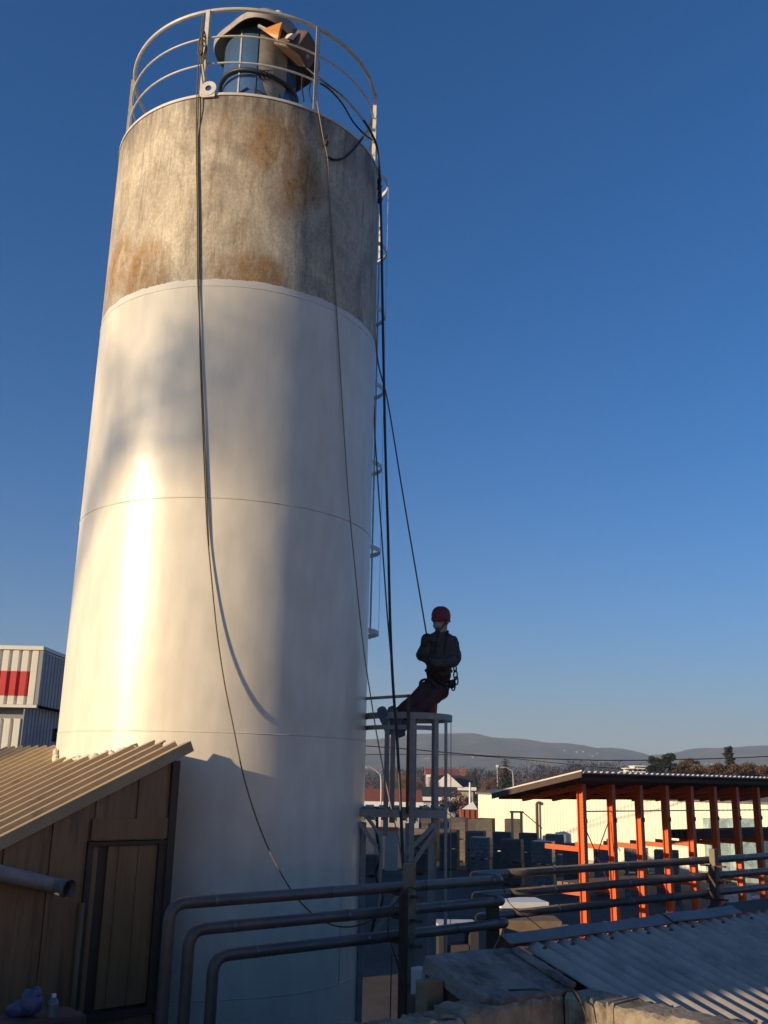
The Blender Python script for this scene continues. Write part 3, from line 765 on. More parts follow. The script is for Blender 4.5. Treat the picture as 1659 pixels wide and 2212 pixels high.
def pipe_post(p, ztop, label, side):
    o = empty('pipe_post', V((p.x, p.y, 0)), label, 'post')
    m = MB(); m.box(V((p.x, p.y, ztop / 2)), (.088, .08, ztop), (A, B, UP)); m.build('upright', 'post_tan', o, bevel=.006)
    m = MB(); m.box(V((p.x, p.y, ztop / 2 - .1)) - A * .062, (.026, .085, ztop - .2), (A, B, UP)); m.build('side_angle', 'rust_steel', o)
    for z in (pr1[0], pr2[0], pr3[0]):
        m = MB(); c = V((p.x, p.y, z - .062)) + B * side * .02; m.box(c, (.05, .34, .02), (A, B, UP)); m.build('bracket_arm', 'rust_steel', o)
        m = MB(); m.beam(c + B * .0 - UP * .02, c - UP * .11 + B * .1, .02, .02); m.build('bracket_strut', 'rust_steel', o)
pp = onl(884, 1900, Q - B * .10, A); pipe_post(pp, onl(884, 1865, Q - B * .10, A).z, 'tan steel post carrying the pipes, right of the silo', 1)
pp = onl(1545, 1900, QB - B * .10, A); pipe_post(pp, onl(1545, 1833, QB - B * .10, A).z, 'tan steel post carrying the pipes beside the orange rack', 1)
p = onl(1064, 1940, Q + B * .12, A); m = MB(); m.box(V((p.x, p.y, 2.2)), (.10, .08, 4.35 + .15), (A, B, UP)); tag(m.build('support_post', 'dark_trim'), 'dark square post under the sideways bend of the pipes', 'post')
# loose wire and rods round the tan post
line('loose_wire', [onl(905, 1925, Q - B * .2, A), onl(880, 1918, Q - B * .22, A), onl(850, 1960, Q - B * .2, A), onl(838, 2010, Q - B * .18, A), onl(858, 2080, Q - B * .2, A), onl(870, 2140, Q - B * .2, A)], .006, 'rust_steel', 'loose rusty wire hanging round the tan pipe post', 'wire')
line('loose_wire', [onl(1085, 1905, Q - B * .06, A), onl(1100, 1950, Q - B * .1, A), onl(1150, 1990, Q - B * .2, A), onl(1230, 2055, Q - B * .5, A), onl(1330, 2140, Q - B * 1.0, A)], .004, 'black_rubber', 'thin black wire slanting from the pipe bend across the grey roof', 'wire')
for k, (x0, x1) in enumerate(((846, 842), (862, 866))):
    m = MB(); a0 = onl(x0, 2060, Q - B * .25, A); b0 = onl(x1, 2190, Q - B * .25, A); b0.z -= .5
    m.tube([a0, b0], .006, 6); tag(m.build('steel_rod', 'rust_steel'), ('left' if k == 0 else 'right') + ' one of two thin rusty rods standing left of the tan post', 'rod', 'rusty rods')

# ================================================================== NEAR ROOF, WALL AND PARAPET
RQ = V((.9347, 7.0, 4.42)); SL = .325
N2 = (UP + (-B) * 0).normalized()
dn = (-B - UP * SL).normalized(); rn2 = A.cross(dn).normalized()
if rn2.z < 0: rn2 = -rn2
nroof = empty('low_roof', V((RQ.x + 2, RQ.y, 0)), 'low building with grey corrugated fibre cement roof at the lower right', 'roof')
CP = .145
def wavy_sheet(u0, nw, l0, l1, lift, lift1=None):
    lift1 = lift if lift1 is None else lift1
    m = MB(); vs = []; fs = []; per = 8; n = nw * per + 3
    for i in range(n):
        u = u0 + i * CP / per; h = .024 * math.cos(2 * math.pi * (u / CP))
        for l, lf in ((l0, lift), (l1, lift1)):
            for th in (0, .008): vs.append(RQ + A * u + dn * l + rn2 * (h + lf + th))
    for i in range(n - 1):
        a = 4 * i; b = a + 4
        fs += [(a + 1, b + 1, b + 3, a + 3), (a, a + 2, b + 2, b), (a, b, b + 1, a + 1), (a + 2, a + 3, b + 3, b + 2)]
    fs += [(0, 1, 3, 2), (4 * n - 4, 4 * n - 2, 4 * n - 1, 4 * n - 3)]
    m.add(vs, fs); m.build('roof_sheet', 'fibre_cement', nroof, smooth=True)
rs = random.Random(6)
for c in range(9):
    for r_ in range(3):
        l0 = .03 + r_ * 1.22 ; wavy_sheet(.05 + c * 5 * CP, 5, l0 + rs.uniform(-.01, .01), l0 + 1.36, .030 - .012 * 0 + .003 * (c % 2), .050 + .003 * (c % 2) + rs.uniform(0, .004))
# roof bolts
m = MB()
for c in range(18):
    for l in (.2, 1.3, 2.5): m.lathe([(0, .02), (.014, .012), (.016, 0)], 8, RQ + A * (.05 + round(c * 2.5) * CP + CP * .0) + dn * l + rn2 * .09)
o = m.build('roof_bolts', 'rust_steel', nroof); o['kind'] = 'stuff'
# ridge flashing strip and ridge behind it
f1 = RQ + A * 2.75; rf_ = random.Random(3)
for a0, a1 in ((-.12, .78), (.79, 1.74), (1.75, 2.75)):
    f0 = RQ + A * a0; e0 = rf_.uniform(-.006, .006); e1 = rf_.uniform(-.008, .012); w0 = rf_.uniform(.045, .06); w1 = rf_.uniform(.05, .085)
    vs = []
    for q_, e_, w_ in ((RQ + A * a0, e0, w0), (RQ + A * (a0 + a1) / 2, rf_.uniform(-.012, .0), (w0 + w1) / 2), (RQ + A * a1, e1, w1)):
        vs += [q_ + dn * w_ + rn2 * (.076 + e_), q_ - dn * .045 + rn2 * (.092 + e_), q_ - dn * .085 - UP * .02, q_ - dn * .078 - UP * .024, q_ - dn * .042 + rn2 * (.084 + e_), q_ + dn * w_ + rn2 * (.068 + e_)]
    m = MB(); fs = [(6 * r + k_, 6 * r + (k_ + 1) % 6, 6 * r + 6 + (k_ + 1) % 6, 6 * r + 6 + k_) for r in range(2) for k_ in range(6)] + [tuple(range(6)), tuple(reversed(range(12, 18)))]
    m.add(vs, fs); m.build('ridge_flashing', 'flashing', nroof)
m = MB(); m.prism([f1 + dn * .05 + rn2 * .07, f1 - dn * .10 + rn2 * .085, f1 - dn * .22 - UP * .05, f1 - dn * .10], A * 4.2); m.build('ridge_cap', 'rack_under', nroof)
m = MB(); q = RQ - B * -.12; m.box(V((q.x, q.y, 2.1)) + A * 3.2, (8.0, .12, 4.2), (A, B, UP)); m.build('back_wall', 'brick_dark', nroof)
# mortar-covered slab at the left end of that roof
TP = RQ - UP * .0
def onroof(x, y, h=.03): return onp(x, y, RQ + rn2 * h, rn2)
poly = [onroof(918, 2064), onroof(1010, 2052), onroof(1112, 2046), onroof(1175, 2090), onroof(1240, 2132), onroof(1215, 2142), onroof(1150, 2150), onroof(1080, 2164), onroof(1050, 2152), onroof(1018, 2136), onroof(965, 2098)]
slab = MB(); slab.prism(poly, -rn2 * .10)
so_ = slab.build('mortar_slab', 'mortar', nroof, bevel=.005)
# raised edge of the corrugated field
m = MB(); m.beam(onroof(1112, 2050, .05), onroof(1238, 2130, .05), .07, .03, rn2); m.build('verge_strip', 'mortar', nroof, bevel=.008)
# dark brick side below the slab
c0 = poly[0] - rn2 * .1; c1 = poly[-2] - rn2 * .1
m = MB(); m.prism([c0 + A * .03, c1 + A * .03, V((c1.x, c1.y, 2.5)) + A * .03, V((c0.x, c0.y, 2.5)) + A * .03], A * .15); m.build('end_wall', 'brick_dark', nroof)
# rough front wall with coping, turning the corner into the sunlit parapet
ZW = 4.255; pz = V((0, 0, ZW))
wc = onp(1219, 2148, pz, UP)
wl = wc - A * 3.4
wr = wc - B * 3.2
wallo = empty('parapet_wall', V((wc.x, wc.y, 0)), 'rough concrete parapet along the bottom, shaded on the left and sunlit at the right corner', 'wall')
def coping(p, q, inward, z, h, w, nm='coping_block', mt='concrete', seed=0, n=22):
    rn = random.Random(seed); d = (q - p); L_ = d.length; d = d.normalized(); m = MB(); vs = []; fs = []
    for i in range(n + 1):
        b = p + d * (L_ * i / n); j = lambda s=.011: rn.uniform(-s, s)
        sec = [b + UP * (-h) + inward * j(), b + UP * (-.02 + j()) - inward * (.0 + j()), b + UP * j() + inward * (.025 + j()), b + inward * w + UP * j(), b + inward * w - UP * h]
        vs += [V((s_.x, s_.y, z + (s_.z - p.z))) if False else V((s_.x, s_.y, s_.z)) for s_ in sec]
    k = 5
    for i in range(n):
        for t in range(k): fs.append((i * k + t, i * k + (t + 1) % k, (i + 1) * k + (t + 1) % k, (i + 1) * k + t))
    fs += [tuple(range(k)), tuple(reversed(range(n * k, n * k + k)))]
    m.add(vs, fs); return m.build(nm, mt, wallo)
xs = [0, .62, 1.34, 1.98, 2.55, 3.4]
for i in range(5):
    a0, a1 = xs[i], xs[i + 1]
    dz = (0, -.05, -.012, -.03, 0)[i]
    coping(wl + A * (a0 + .006) + UP * dz, wl + A * (a1 - .006) + UP * dz, B, ZW, .9, .26, seed=i)
ys = [0, .36, 1.2, 2.1, 3.2]
for i in range(4):
    coping(wc - B * (ys[i] + .006) + A * 0, wc - B * (ys[i + 1] - .006), A, ZW, .9, .26, seed=20 + i)
m = MB(); m.prism([V((wl.x, wl.y, 0)) + B * .02, V((wc.x, wc.y, 0)) + B * .02, V((wc.x, wc.y, 0)) + B * .24, V((wl.x, wl.y, 0)) + B * .24], UP * 3.3); m.build('wall_base', 'concrete', wallo)
m = MB(); m.prism([V((wc.x, wc.y, 0)) + A * .02 - B * .01, V((wr.x, wr.y, 0)) + A * .02, V((wr.x, wr.y, 0)) + A * .24, V((wc.x, wc.y, 0)) + A * .24 - B * .01], UP * 3.3); m.build('wall_base', 'concrete', wallo)
# lumps of old mortar along the shaded wall top
m = MB(); rn = random.Random(15)
for k in range(26):
    p = wl + A * rn.uniform(1.6, 3.35) + B * rn.uniform(.02, .2); m.blob(V((p.x, p.y, ZW + rn.uniform(-.03, -.012))), rn.uniform(.012, .034), k, 1, (1.4, 1.2, .5), .3)
o = m.build('mortar_lumps', 'concrete', wallo); o['kind'] = 'stuff'
line('loose_wire', [onp(1060, 2142, pz + UP * .02, UP), onp(1120, 2138, pz + UP * .06, UP), onp(1170, 2140, pz + UP * .07, UP), onp(1200, 2160, pz + UP * .03, UP)], .006, 'black_rubber', 'short black wire curling over the shaded top of the parapet', 'wire')
line('loose_wire', [wc - B * .12 - A * .01 + UP * -.02, wc - B * .10 - A * .05 + UP * .05, wc - B * .18 - A * .09 + UP * .03, wc - B * .22 - A * .06 - UP * .10], .005, 'rust_steel', 'rusty wire loop sticking out of the sunlit parapet corner', 'wire')
p = onp(920, 2150, pz, UP); m = MB(); m.box(V((p.x, p.y, ZW - .22)) - B * .03, (.14, .10, .62), (A, B, UP)); tag(m.build('timber_upright', 'timber', bevel=.008), 'short square timber upright fixed to the parapet below the tan post', 'timber')
p = onl(908, 2120, V((.35, 8.2, 0)), A); m = MB(); m.box(V((p.x, p.y, p.z)), (.10, .12, .20), (A, B, UP)); tag(m.build('white_box', 'sheet_white', bevel=.01), 'small pale box half hidden beside the dark brick end wall', 'box')

# roof terrace the photographer stands on, with the ledge at the lower left
m = MB(); m.box((-1.5, .2, 3.75), (9, 6.6, .3)); struct(m.build('roof_terrace', 'mortar'))
YL = 6.7; lz = at(112, 2197, YL).z; lq = at(60, 2197, YL)
m = MB(); m.box(V((lq.x, lq.y, lz / 2)) - A * .62, (1.9, .3, lz), (A, B, UP)); tag(m.build('ledge_wall', 'brick_dark', bevel=.02), 'concrete ledge in the dark bottom left corner under the bottle', 'wall')
bp = at(112, 2197, YL); zt = at(112, 2147, YL).z; hb = zt - lz
bot = empty('plastic_bottle', V((bp.x, bp.y, lz)), 'clear plastic bottle standing at the bottom left corner', 'bottle')
m = MB(); m.lathe([(0, lz), (.034, lz + .002), (.036, lz + .02), (.033, lz + hb * .35), (.036, lz + hb * .5), (.034, lz + hb * .66), (.022, lz + hb * .8), (.012, lz + hb * .88), (.012, lz + hb * .93)], 20, (bp.x, bp.y, 0)); m.build('bottle_wall', 'bottle_plastic', bot, smooth=True)
m = MB(); m.lathe([(0, zt), (.014, zt), (.014, zt - .018), (0, zt - .018)], 14, (bp.x, bp.y, 0)); m.build('cap', 'white_paint', bot)
bp2 = at(64, 2192, YL); m = MB(); m.blob((bp2.x, bp2.y, lz + .075), .08, 5, 2, (.9, .8, 1.05), .2); m.blob((bp2.x - .07, bp2.y, lz + .04), .06, 6, 2, (1.3, .9, .8), .25); m.blob((bp2.x + .03, bp2.y - .01, lz + .13), .04, 7, 2, (.8, .8, 1.4), .3)
tag(m.build('blue_bag', 'bag_blue', smooth='all'), 'crumpled bluish plastic bag left of the bottle', 'bag')

# ================================================================== CAGE PLATFORM RIGHT OF THE SILO
CC = V((.333, 11.42, 0)); CR = .497; CZ = 6.20
cage = empty('safety_cage', V((CC.x, CC.y, 3.2)), 'grey round steel cage with tall flat straps right of the silo', 'cage')
def cagep(deg, z, k=1.0): return CC + V((CR * k * math.sin(R_(deg)), -CR * k * math.cos(R_(deg)), z))
def flat_hoop(z, hgt, a0=-180, a1=180, n=48):
    m = MB(); vs = []; fs = []
    for i in range(n + 1):
        d = a0 + (a1 - a0) * i / n
        vs += [cagep(d, z - hgt / 2), cagep(d, z + hgt / 2), cagep(d, z + hgt / 2, 1.02), cagep(d, z - hgt / 2, 1.02)]
    for i in range(n):
        for q in range(4): fs.append((4 * i + q, 4 * i + (q + 1) % 4, 4 * i + 4 + (q + 1) % 4, 4 * i + 4 + q))
    m.add(vs, fs); return m.build('hoop', 'cage_paint', cage, smooth=True)
flat_hoop(CZ - .02, .07, -100, 190); flat_hoop(CZ - .15, .05, -100, 30)
for d, zb in ((-88, 3.0), (-30, 4.9), (4, 3.0), (38, 5.0), (58, 3.2), (88, 3.2), (140, 5.0), (170, 5.0), (200, 5.0)):
    o = V((math.sin(R_(d)), -math.cos(R_(d)), 0)); t = UP.cross(o)
    w = .016 if d == 88 else .06
    c = CC + o * (CR - .006); m = MB(); m.box(V((c.x, c.y, (zb + CZ - .05) / 2)), (.008, w, CZ - .05 - zb), (o, t, UP)); m.build('strap', 'cage_paint', cage)
plat = empty('steel_platform', V((CC.x, CC.y, 0)), 'grey steel landing with braces below the round cage', 'platform')
pz_ = at(870, 1755, 11.3).z
for nm, y_ in (('edge_beam', 10.98), ('edge_beam', 11.9)):
    m = MB(); m.box((.22, y_, pz_ + .0), (1.05, .05, .085)); m.build(nm, 'cage_paint', plat)
for k in range(7):
    m = MB(); m.box((-.25 + .157 * k, 11.44, pz_ + .055), (.10, .9, .012)); m.build('tread_strip', 'cage_paint', plat)
for (x, y_) in ((-.15, 11.05), (.33, 11.0), (.58, 11.0), (.66, 11.85)):
    m = MB(); m.box((x, y_, (pz_ - .1) / 2), (.06, .06, pz_ - .1)); m.build('leg', 'cage_paint', plat)
for (x0, z0, x1, z1) in ((.66, pz_ - .12, .36, pz_ - .55), (.62, pz_ - .1, .3, pz_ - .42), (.28, pz_ - .75, -.1, pz_ - 1.35), (-.2, pz_ - .1, .0, pz_ - .35)):
    m = MB(); m.beam((x0, 10.94, z0), (x1, 10.94, z1), .03, .045); m.build('brace', 'cage_paint', plat)
m = MB(); m.tube([at(790, 1509, 11.2), at(884, 1503, 10.98)], .017, 8); m.build('handrail', 'cage_paint', plat, smooth='all')
m = MB(); tp = at(883, 1500, 10.9); m.box((tp.x, tp.y, (pz_ + tp.z) / 2), (.034, .034, tp.z - pz_)); m.build('handrail_post', 'rust_steel', plat)
m = MB(); tp = at(938, 1500, 11.9); m.box((tp.x, tp.y, (pz_ + tp.z) / 2), (.014, .014, tp.z - pz_)); m.build('handrail_post', 'rust_steel', plat)
line('cable_bundle', [at(815, 1745, 11.3), at(815, 1810, 11.2), at(822, 1850, 11.1), at(812, 1890, 11.1), at(826, 1940, 11.0), at(808, 1990, 11.0), at(800, 2040, 11.0)], .016, 'black_rubber', 'dark cables drooping under the steel landing beside the silo', 'cable')
line('bent_conduit', [at(790, 1762, 11.0), at(808, 1786, 11.0), at(820, 1806, 11.0), at(823, 1840, 11.0), at(821, 1900, 11.0), at(820, 2000, 11.0)], .022, 'galv', 'grey bent conduit pipe close to the silo under the landing', 'conduit')

# ================================================================== THE WORKER ON THE ROPE
def person():
    Yb = 11.62
    J = {
        'pelvis': (at(948, 1463, 11.62), .215), 'waist': (at(947, 1432, 11.62), .235), 'chest': (at(949, 1398, 11.60), .265), 'upchest': (at(951, 1378, 11.60), .175),
        'neck': (at(953, 1362, 11.58), .068), 'head': (at(953, 1345, 11.55), .088), 'crown': (at(954, 1325, 11.56), .092),
        'shL': (at(924, 1386, 11.54), .088), 'elL': (at(909, 1424, 11.36), .070), 'wrL': (at(915, 1392, 11.26), .046),
        'shR': (at(979, 1383, 11.66), .092), 'elR': (at(985, 1428, 11.50), .074), 'foR': (at(955, 1434, 11.30), .060), 'wrR': (at(927, 1428, 11.24), .046),
        'hipL': (at(934, 1475, 11.56), .122), 'knL': (at(899, 1512, 11.32), .092), 'anL': (at(850, 1550, 11.10), .066),
        'hipR': (at(960, 1478, 11.64), .125), 'knR': (at(921, 1520, 11.36), .094), 'anR': (at(874, 1556, 11.10), .066),
    }
    E_ = [('pelvis', 'waist'), ('waist', 'chest'), ('chest', 'upchest'), ('upchest', 'neck'), ('neck', 'head'), ('head', 'crown'),
          ('upchest', 'shL'), ('shL', 'elL'), ('elL', 'wrL'), ('upchest', 'shR'), ('shR', 'elR'), ('elR', 'foR'), ('foR', 'wrR'),
          ('pelvis', 'hipL'), ('hipL', 'knL'), ('knL', 'anL'), ('pelvis', 'hipR'), ('hipR', 'knR'), ('knR', 'anR')]
    base = J['pelvis'][0].copy(); base.z = 6.0
    root = empty('person', base, 'rope access worker in dark clothes and red helmet leaning back on a rope', 'person')
    names = list(J); idx = {n: i for i, n in enumerate(names)}
    me = bpy.data.meshes.new('body_cage'); me.from_pydata([tuple(J[n][0] - base) for n in names], [(idx[a], idx[b]) for a, b in E_], [])
    o = bpy.data.objects.new('body', me); COL.objects.link(o)
    sk = o.modifiers.new('skin', 'SKIN'); sk.use_smooth_shade = True; sk.branch_smoothing = .6
    for n, i in idx.items():
        v = me.skin_vertices[0].data[i]; r = J[n][1]
        fl = {'chest': .80, 'upchest': .78, 'waist': .82, 'pelvis': .9}.get(n, 1)
        v.radius = (r, r * fl); v.use_root = (n == 'pelvis')
    ss = o.modifiers.new('sub', 'SUBSURF'); ss.levels = 2; ss.render_levels = 2
    bpy.context.view_layer.update()
    dg = bpy.context.evaluated_depsgraph_get()
    nm = bpy.data.meshes.new_from_object(o.evaluated_get(dg))
    o.modifiers.clear(); o.data = nm; o.parent = root
    # cloth creases
    rn = random.Random(1)
    from mathutils import noise as mn
    for v in nm.vertices:
        w = v.co + base
        if w.z < J['neck'][0].z: v.co += v.normal * (.012 * mn.noise(w * 9) + .008 * mn.noise(w * 22))
    nm.materials.clear()
    for k in ('cloth_dark', 'cloth_red', 'skin'): nm.materials.append(MATS[k])
    seg = [(J[a][0] - base, J[b][0] - base, a, b) for a, b in E_]
    for p in nm.polygons:
        best = None
        for a, b, na, nb in seg:
            d = b - a; t = max(0, min(1, (p.center - a).dot(d) / d.length_squared)); q = (p.center - (a + d * t)).length
            if best is None or q < best[0]: best = (q, na, nb)
        _, na, nb = best
        if nb in ('knL', 'anL', 'knR', 'anR', 'hipL', 'hipR'): p.material_index = 1
        elif na in ('neck', 'head'): p.material_index = 2
        else: p.material_index = 0
        p.use_smooth = True
    nm.update()
    def P_(n): return J[n][0]
    # helmet over the crown, brim towards the silo
    fwd = V((-.62, -.78, 0)).normalized(); side = UP.cross(fwd)
    hc = at(953, 1333, 11.55)
    m = MB(); prof = [(.104, -.055), (.115, -.045), (.121, .0), (.120, .035), (.108, .075), (.084, .105), (.05, .124), (0, .131)]
    vs = []; n = 28
    for i in range(n):
        a = 2 * math.pi * i / n
        for r, z in prof:
            k = 1 + .10 * max(0, math.cos(a))
            vs.append(hc + fwd * (r * k * math.cos(a)) + side * r * .92 * math.sin(a) + UP * (z - .012 * math.cos(a) * (z < .01)))
    L_ = len(prof); fs = [(i * L_ + q, ((i + 1) % n) * L_ + q, ((i + 1) % n) * L_ + q + 1, i * L_ + q + 1) for i in range(n) for q in range(L_ - 1)]
    m.add(vs, fs); hel = m.build('helmet', 'helmet_red', root, smooth=True)
    m = MB(); m.tube([hc + fwd * (.117 * math.cos(a) + .012 * max(0, math.cos(a))) + side * .108 * math.sin(a) + UP * (-.048 + .03 * max(0, math.cos(a))) for a in [2 * math.pi * i / 24 for i in range(24)]], .007, 6, closed=True); m.build('brim', 'helmet_red', hel, smooth='all')
    for s in (-1, 1):
        m = MB(); m.tube(smooth_path([hc + side * .10 * s + UP * -.01, hc + side * .088 * s + fwd * .03 - UP * .08, hc + fwd * .06 + side * .03 * s - UP * .155], 4), .007, 5); m.build('chin_strap', 'webbing', root, smooth='all')
    # face: nose, mask, eyes, ears
    fc = at(953, 1347, 11.55)
    m = MB(); m.blob(fc + fwd * .075 - UP * .035, .055, 1, 2, (1.05, 1.0, .85), .03); m.build('dust_mask', 'mask_grey', root, smooth='all')
    m = MB(); m.blob(fc + fwd * .098 + UP * .012, .016, 1, 2, (1, 1, 1.4), .02); m.build('nose', 'skin', root, smooth='all')
    for s in (-1, 1):
        m = MB(); m.blob(fc + fwd * .084 + side * .034 * s + UP * .03, .011, 1, 2, (1, 1, .8), 0); m.build('eye', 'webbing', root, smooth='all')
        m = MB(); m.blob(fc + side * .092 * s + UP * .01, .026, 1, 2, (.6, .6, 1.2), .03); m.build('ear', 'skin', root, smooth='all')
    m = MB(); m.blob(P_('chest') * .62 + P_('waist') * .38 + V((.005, -.01, .02)), .2, 3, 3, (1.08, .78, 1.22), .015); jk = m.build('jacket', 'cloth_dark', root, smooth='all')
    # gloves with five curled fingers
    def hand(w, d, palm_n, nm_):
        d = d.normalized(); n_ = (palm_n - d * palm_n.dot(d)).normalized(); s_ = d.cross(n_)
        m = MB(); m.tube([w - d * .03, w + d * .02, w + d * .06, w + d * .095], [.034, .040, .043, .036], 10)
        for k, ln in enumerate((.070, .080, .075, .060)):
            b = w + d * .085 + s_ * (-.030 + .020 * k)
            m.tube([b, b + d * ln * .45 + n_ * .008, b + d * ln * .62 + n_ * .034, b + d * ln * .4 + n_ * .056], [.0105, .010, .0095, .008], 6)
        b = w + d * .03 - s_ * .036
        m.tube([b, b - s_ * .022 + d * .028 + n_ * .012, b - s_ * .016 + d * .058 + n_ * .034], [.013, .0115, .0095], 6)
        m.build(nm_, 'webbing', root, smooth='all')
    grip = at(921, 1368, 11.26)
    hand(P_('wrL'), grip - P_('wrL') + V((.0, 0, .05)), V((.6, .7, 0)), 'glove')
    hand(P_('wrR'), (P_('wrR') - P_('foR')) + V((0, -.02, .04)), V((0, .4, 1)), 'glove')
    # boots: soles braced on the cage hoop, toes up
    for (toe, heel, an, nm_) in (((821, 1527), (842, 1587), 'anL', 'L'), ((843, 1526), (868, 1592), 'anR', 'R')):
        t = at(toe[0], toe[1], 10.995); h = at(heel[0], heel[1], 10.995); d = (t - h); Lb = d.length; d = d.normalized()
        nrm = V((-.35, -.93, -.05)).normalized(); nrm = (nrm - d * nrm.dot(d)).normalized(); s_ = d.cross(nrm)
        m = MB(); vs = []; fs = []
        rows = [(0, .036), (.06, .047), (.3, .044), (.55, .054), (.8, .058), (.94, .046), (1, .022)]
        for t_, w_ in rows:
            c = h + d * (Lb * t_)
            vs += [c + s_ * w_, c - s_ * w_, c - s_ * w_ - nrm * .028, c + s_ * w_ - nrm * .028]
        for i in range(len(rows) - 1):
            for q in range(4): fs.append((4 * i + q, 4 * i + (q + 1) % 4, 4 * i + 4 + (q + 1) % 4, 4 * i + 4 + q))
        fs += [(0, 1, 2, 3), tuple(4 * (len(rows) - 1) + q for q in (3, 2, 1, 0))]
        m.add(vs, fs); 
        bo = MB(); up = [h + d * Lb * .18 - nrm * .03, h + d * Lb * .22 - nrm * .07]
        bo.tube([h + d * Lb * .96 - nrm * .04, h + d * Lb * .78 - nrm * .05, h + d * Lb * .52 - nrm * .058, h + d * Lb * .28 - nrm * .07, h + d * Lb * .24 - nrm * .11, P_(an)], [.020, .038, .042, .046, .052, .056], 12)
        b = bo.build('boot', 'boot_blue', root, smooth='all'); so = m.build('sole', 'boot_blue', b, smooth=False)
    # harness: belt, thigh loops, shoulder straps, gear
    def ringloop(c, nrm, r1, r2, rad, nm_, par=root, mt='webbing'):
        nrm = nrm.normalized(); x = nrm.orthogonal().normalized(); y = nrm.cross(x)
        m = MB(); m.tube([c + x * r1 * math.cos(a) + y * r2 * math.sin(a) for a in [2 * math.pi * i / 26 for i in range(26)]], rad, 6, closed=True); return m.build(nm_, mt, par, smooth='all')
    wv = P_('chest') - P_('pelvis')
    ringloop(P_('pelvis') * .55 + P_('waist') * .45, wv, .152, .150, .020, 'harness_belt')
    for l, r in (('L', .108), ('R', .110)):
        hp, kn = P_('hip' + l), P_('kn' + l); ringloop(hp * .72 + kn * .28, kn - hp, r, r, .016, 'thigh_loop')
    m = MB(); m.tube(smooth_path([P_('pelvis') + V((-.06, -.13, .08)), P_('chest') + V((-.05, -.145, 0)), P_('upchest') + V((-.03, -.11, .05)), P_('upchest') + V((.0, .02, .09)), P_('upchest') + V((.02, .12, .0))], 6), .014, 6); m.build('shoulder_strap', 'webbing', root, smooth='all')
    m = MB(); m.tube(smooth_path([P_('pelvis') + V((.04, -.14, .08)), P_('chest') + V((.06, -.15, 0)), P_('upchest') + V((.08, -.10, .05)), P_('upchest') + V((.09, .02, .07)), P_('upchest') + V((.05, .12, .0))], 6), .014, 6); m.build('shoulder_strap', 'webbing', root, smooth='all')
    m = MB(); c = at(921, 1400, 11.30); m.box(c, (.05, .04, .13)); m.box(c + UP * .08, (.035, .03, .06)); m.build('rope_descender', 'rust_steel', root, bevel=.01)
    m = MB(); m.tube(smooth_path([at(921, 1368, 11.3), c, P_('pelvis') + V((-.06, -.16, .10))], 6), .010, 6); m.build('rope_tail', 'rope', root, smooth='all')
    for k, (x, y, w_) in enumerate(((984, 1458, .030), (986, 1470, .026), (979, 1480, .034), (983, 1444, .022))):
        c = at(x, y, 11.55); m = MB()
        m.tube([c + V((w_ * .7 * math.cos(a), .008 * math.sin(a), w_ * 1.9 * math.sin(a))) for a in [2 * math.pi * i / 14 for i in range(14)]], .009, 5, closed=True); m.build('gear_clip', 'webbing', root, smooth='all')
    m = MB(); m.blob(at(975, 1478, 11.6), .045, 4, 2, (1, 1, 1.2), .12); m.build('gear_pouch', 'webbing', root, smooth='all')
person()
# red bucket hanging behind the worker's legs
bc = at(930, 1528, 11.75)
bk = empty('red_bucket', bc - UP * .12, 'small red bucket hanging behind the worker above the cage', 'bucket')
m = MB(); z0 = bc.z - .12; m.lathe([(0, z0), (.072, z0), (.088, z0 + .21), (.094, z0 + .215), (.088, z0 + .205), (.07, z0 + .01), (0, z0 + .01)], 24, (bc.x, bc.y, 0)); m.build('bucket_wall', 'bag_red', bk, smooth=True)
m = MB(); m.tube([V((bc.x + .09 * math.cos(a), bc.y, z0 + .21 + .13 * math.sin(a))) for a in [math.pi * i / 12 for i in range(13)]], .005, 5); m.build('handle', 'galv', bk, smooth='all')

# ================================================================== LEFT: PALE CLAD BUILDING WITH RED BAND
c0 = at(92, 1405, 25); c1 = at(92, 1523, 25); l0 = at(53, 1540, 25)
lb = empty('clad_building', V((c0.x - 4, 27, 0)), 'pale ribbed metal building with red band at the left edge', 'building')
def ribbed(nm, xR, xL, z0, z1, y, mt, step=.25, parent=lb, axis='x', dep=.05):
    x = xR; k = 0
    while x > xL:
        m = MB()
        if axis == 'x':
            pts = [(x, 0), (x - .045, 0), (x - .075, -dep), (x - step + .03, -dep), (x - step + .002, 0)]
            m.prism([V((a, y + b, z0)) for a, b in pts] + [V((x - step + .002, y + .03, z0)), V((x, y + .03, z0))], UP * (z1 - z0))
        else:
            pts = [(x, 0), (x - .03, 0), (x - .05, dep), (x - step + .02, dep), (x - step + .002, 0)]
            m.prism([V((y + b, a, z0)) for a, b in pts] + [V((y - .03, x - step + .002, z0)), V((y - .03, x, z0))], UP * (z1 - z0))
        m.build(nm, mt, parent)
        x -= step; k += 1
XC = c0.x; yF = 25.0; zt, zb = c0.z, c1.z
zr1, zr0 = at(30, 1450, 25).z, at(30, 1503, 25).z; xr = at(73, 1475, 25).x
ribbed('wall_panel', XC, XC - 3.2, zr1 + .002, zt, yF, 'clad_white')
ribbed('wall_panel', XC, XC - 3.2, zb, zr0 - .002, yF, 'clad_white')
ribbed('wall_panel', XC, xr - .02, zr0, zr1, yF, 'clad_white')
x_ = XC
while x_ > xr - .02: x_ -= .25
ribbed('red_panel', x_, XC - 3.2, zr0, zr1, yF, 'clad_red')
ribbed('wall_panel', l0.x, l0.x - 2.8, 0, zb - .35, yF + .02, 'clad_white')
ribbed('side_panel', 36, 25.05, zb, zt - .03, XC + .0, 'clad_shade', .25, lb, 'y', .03)
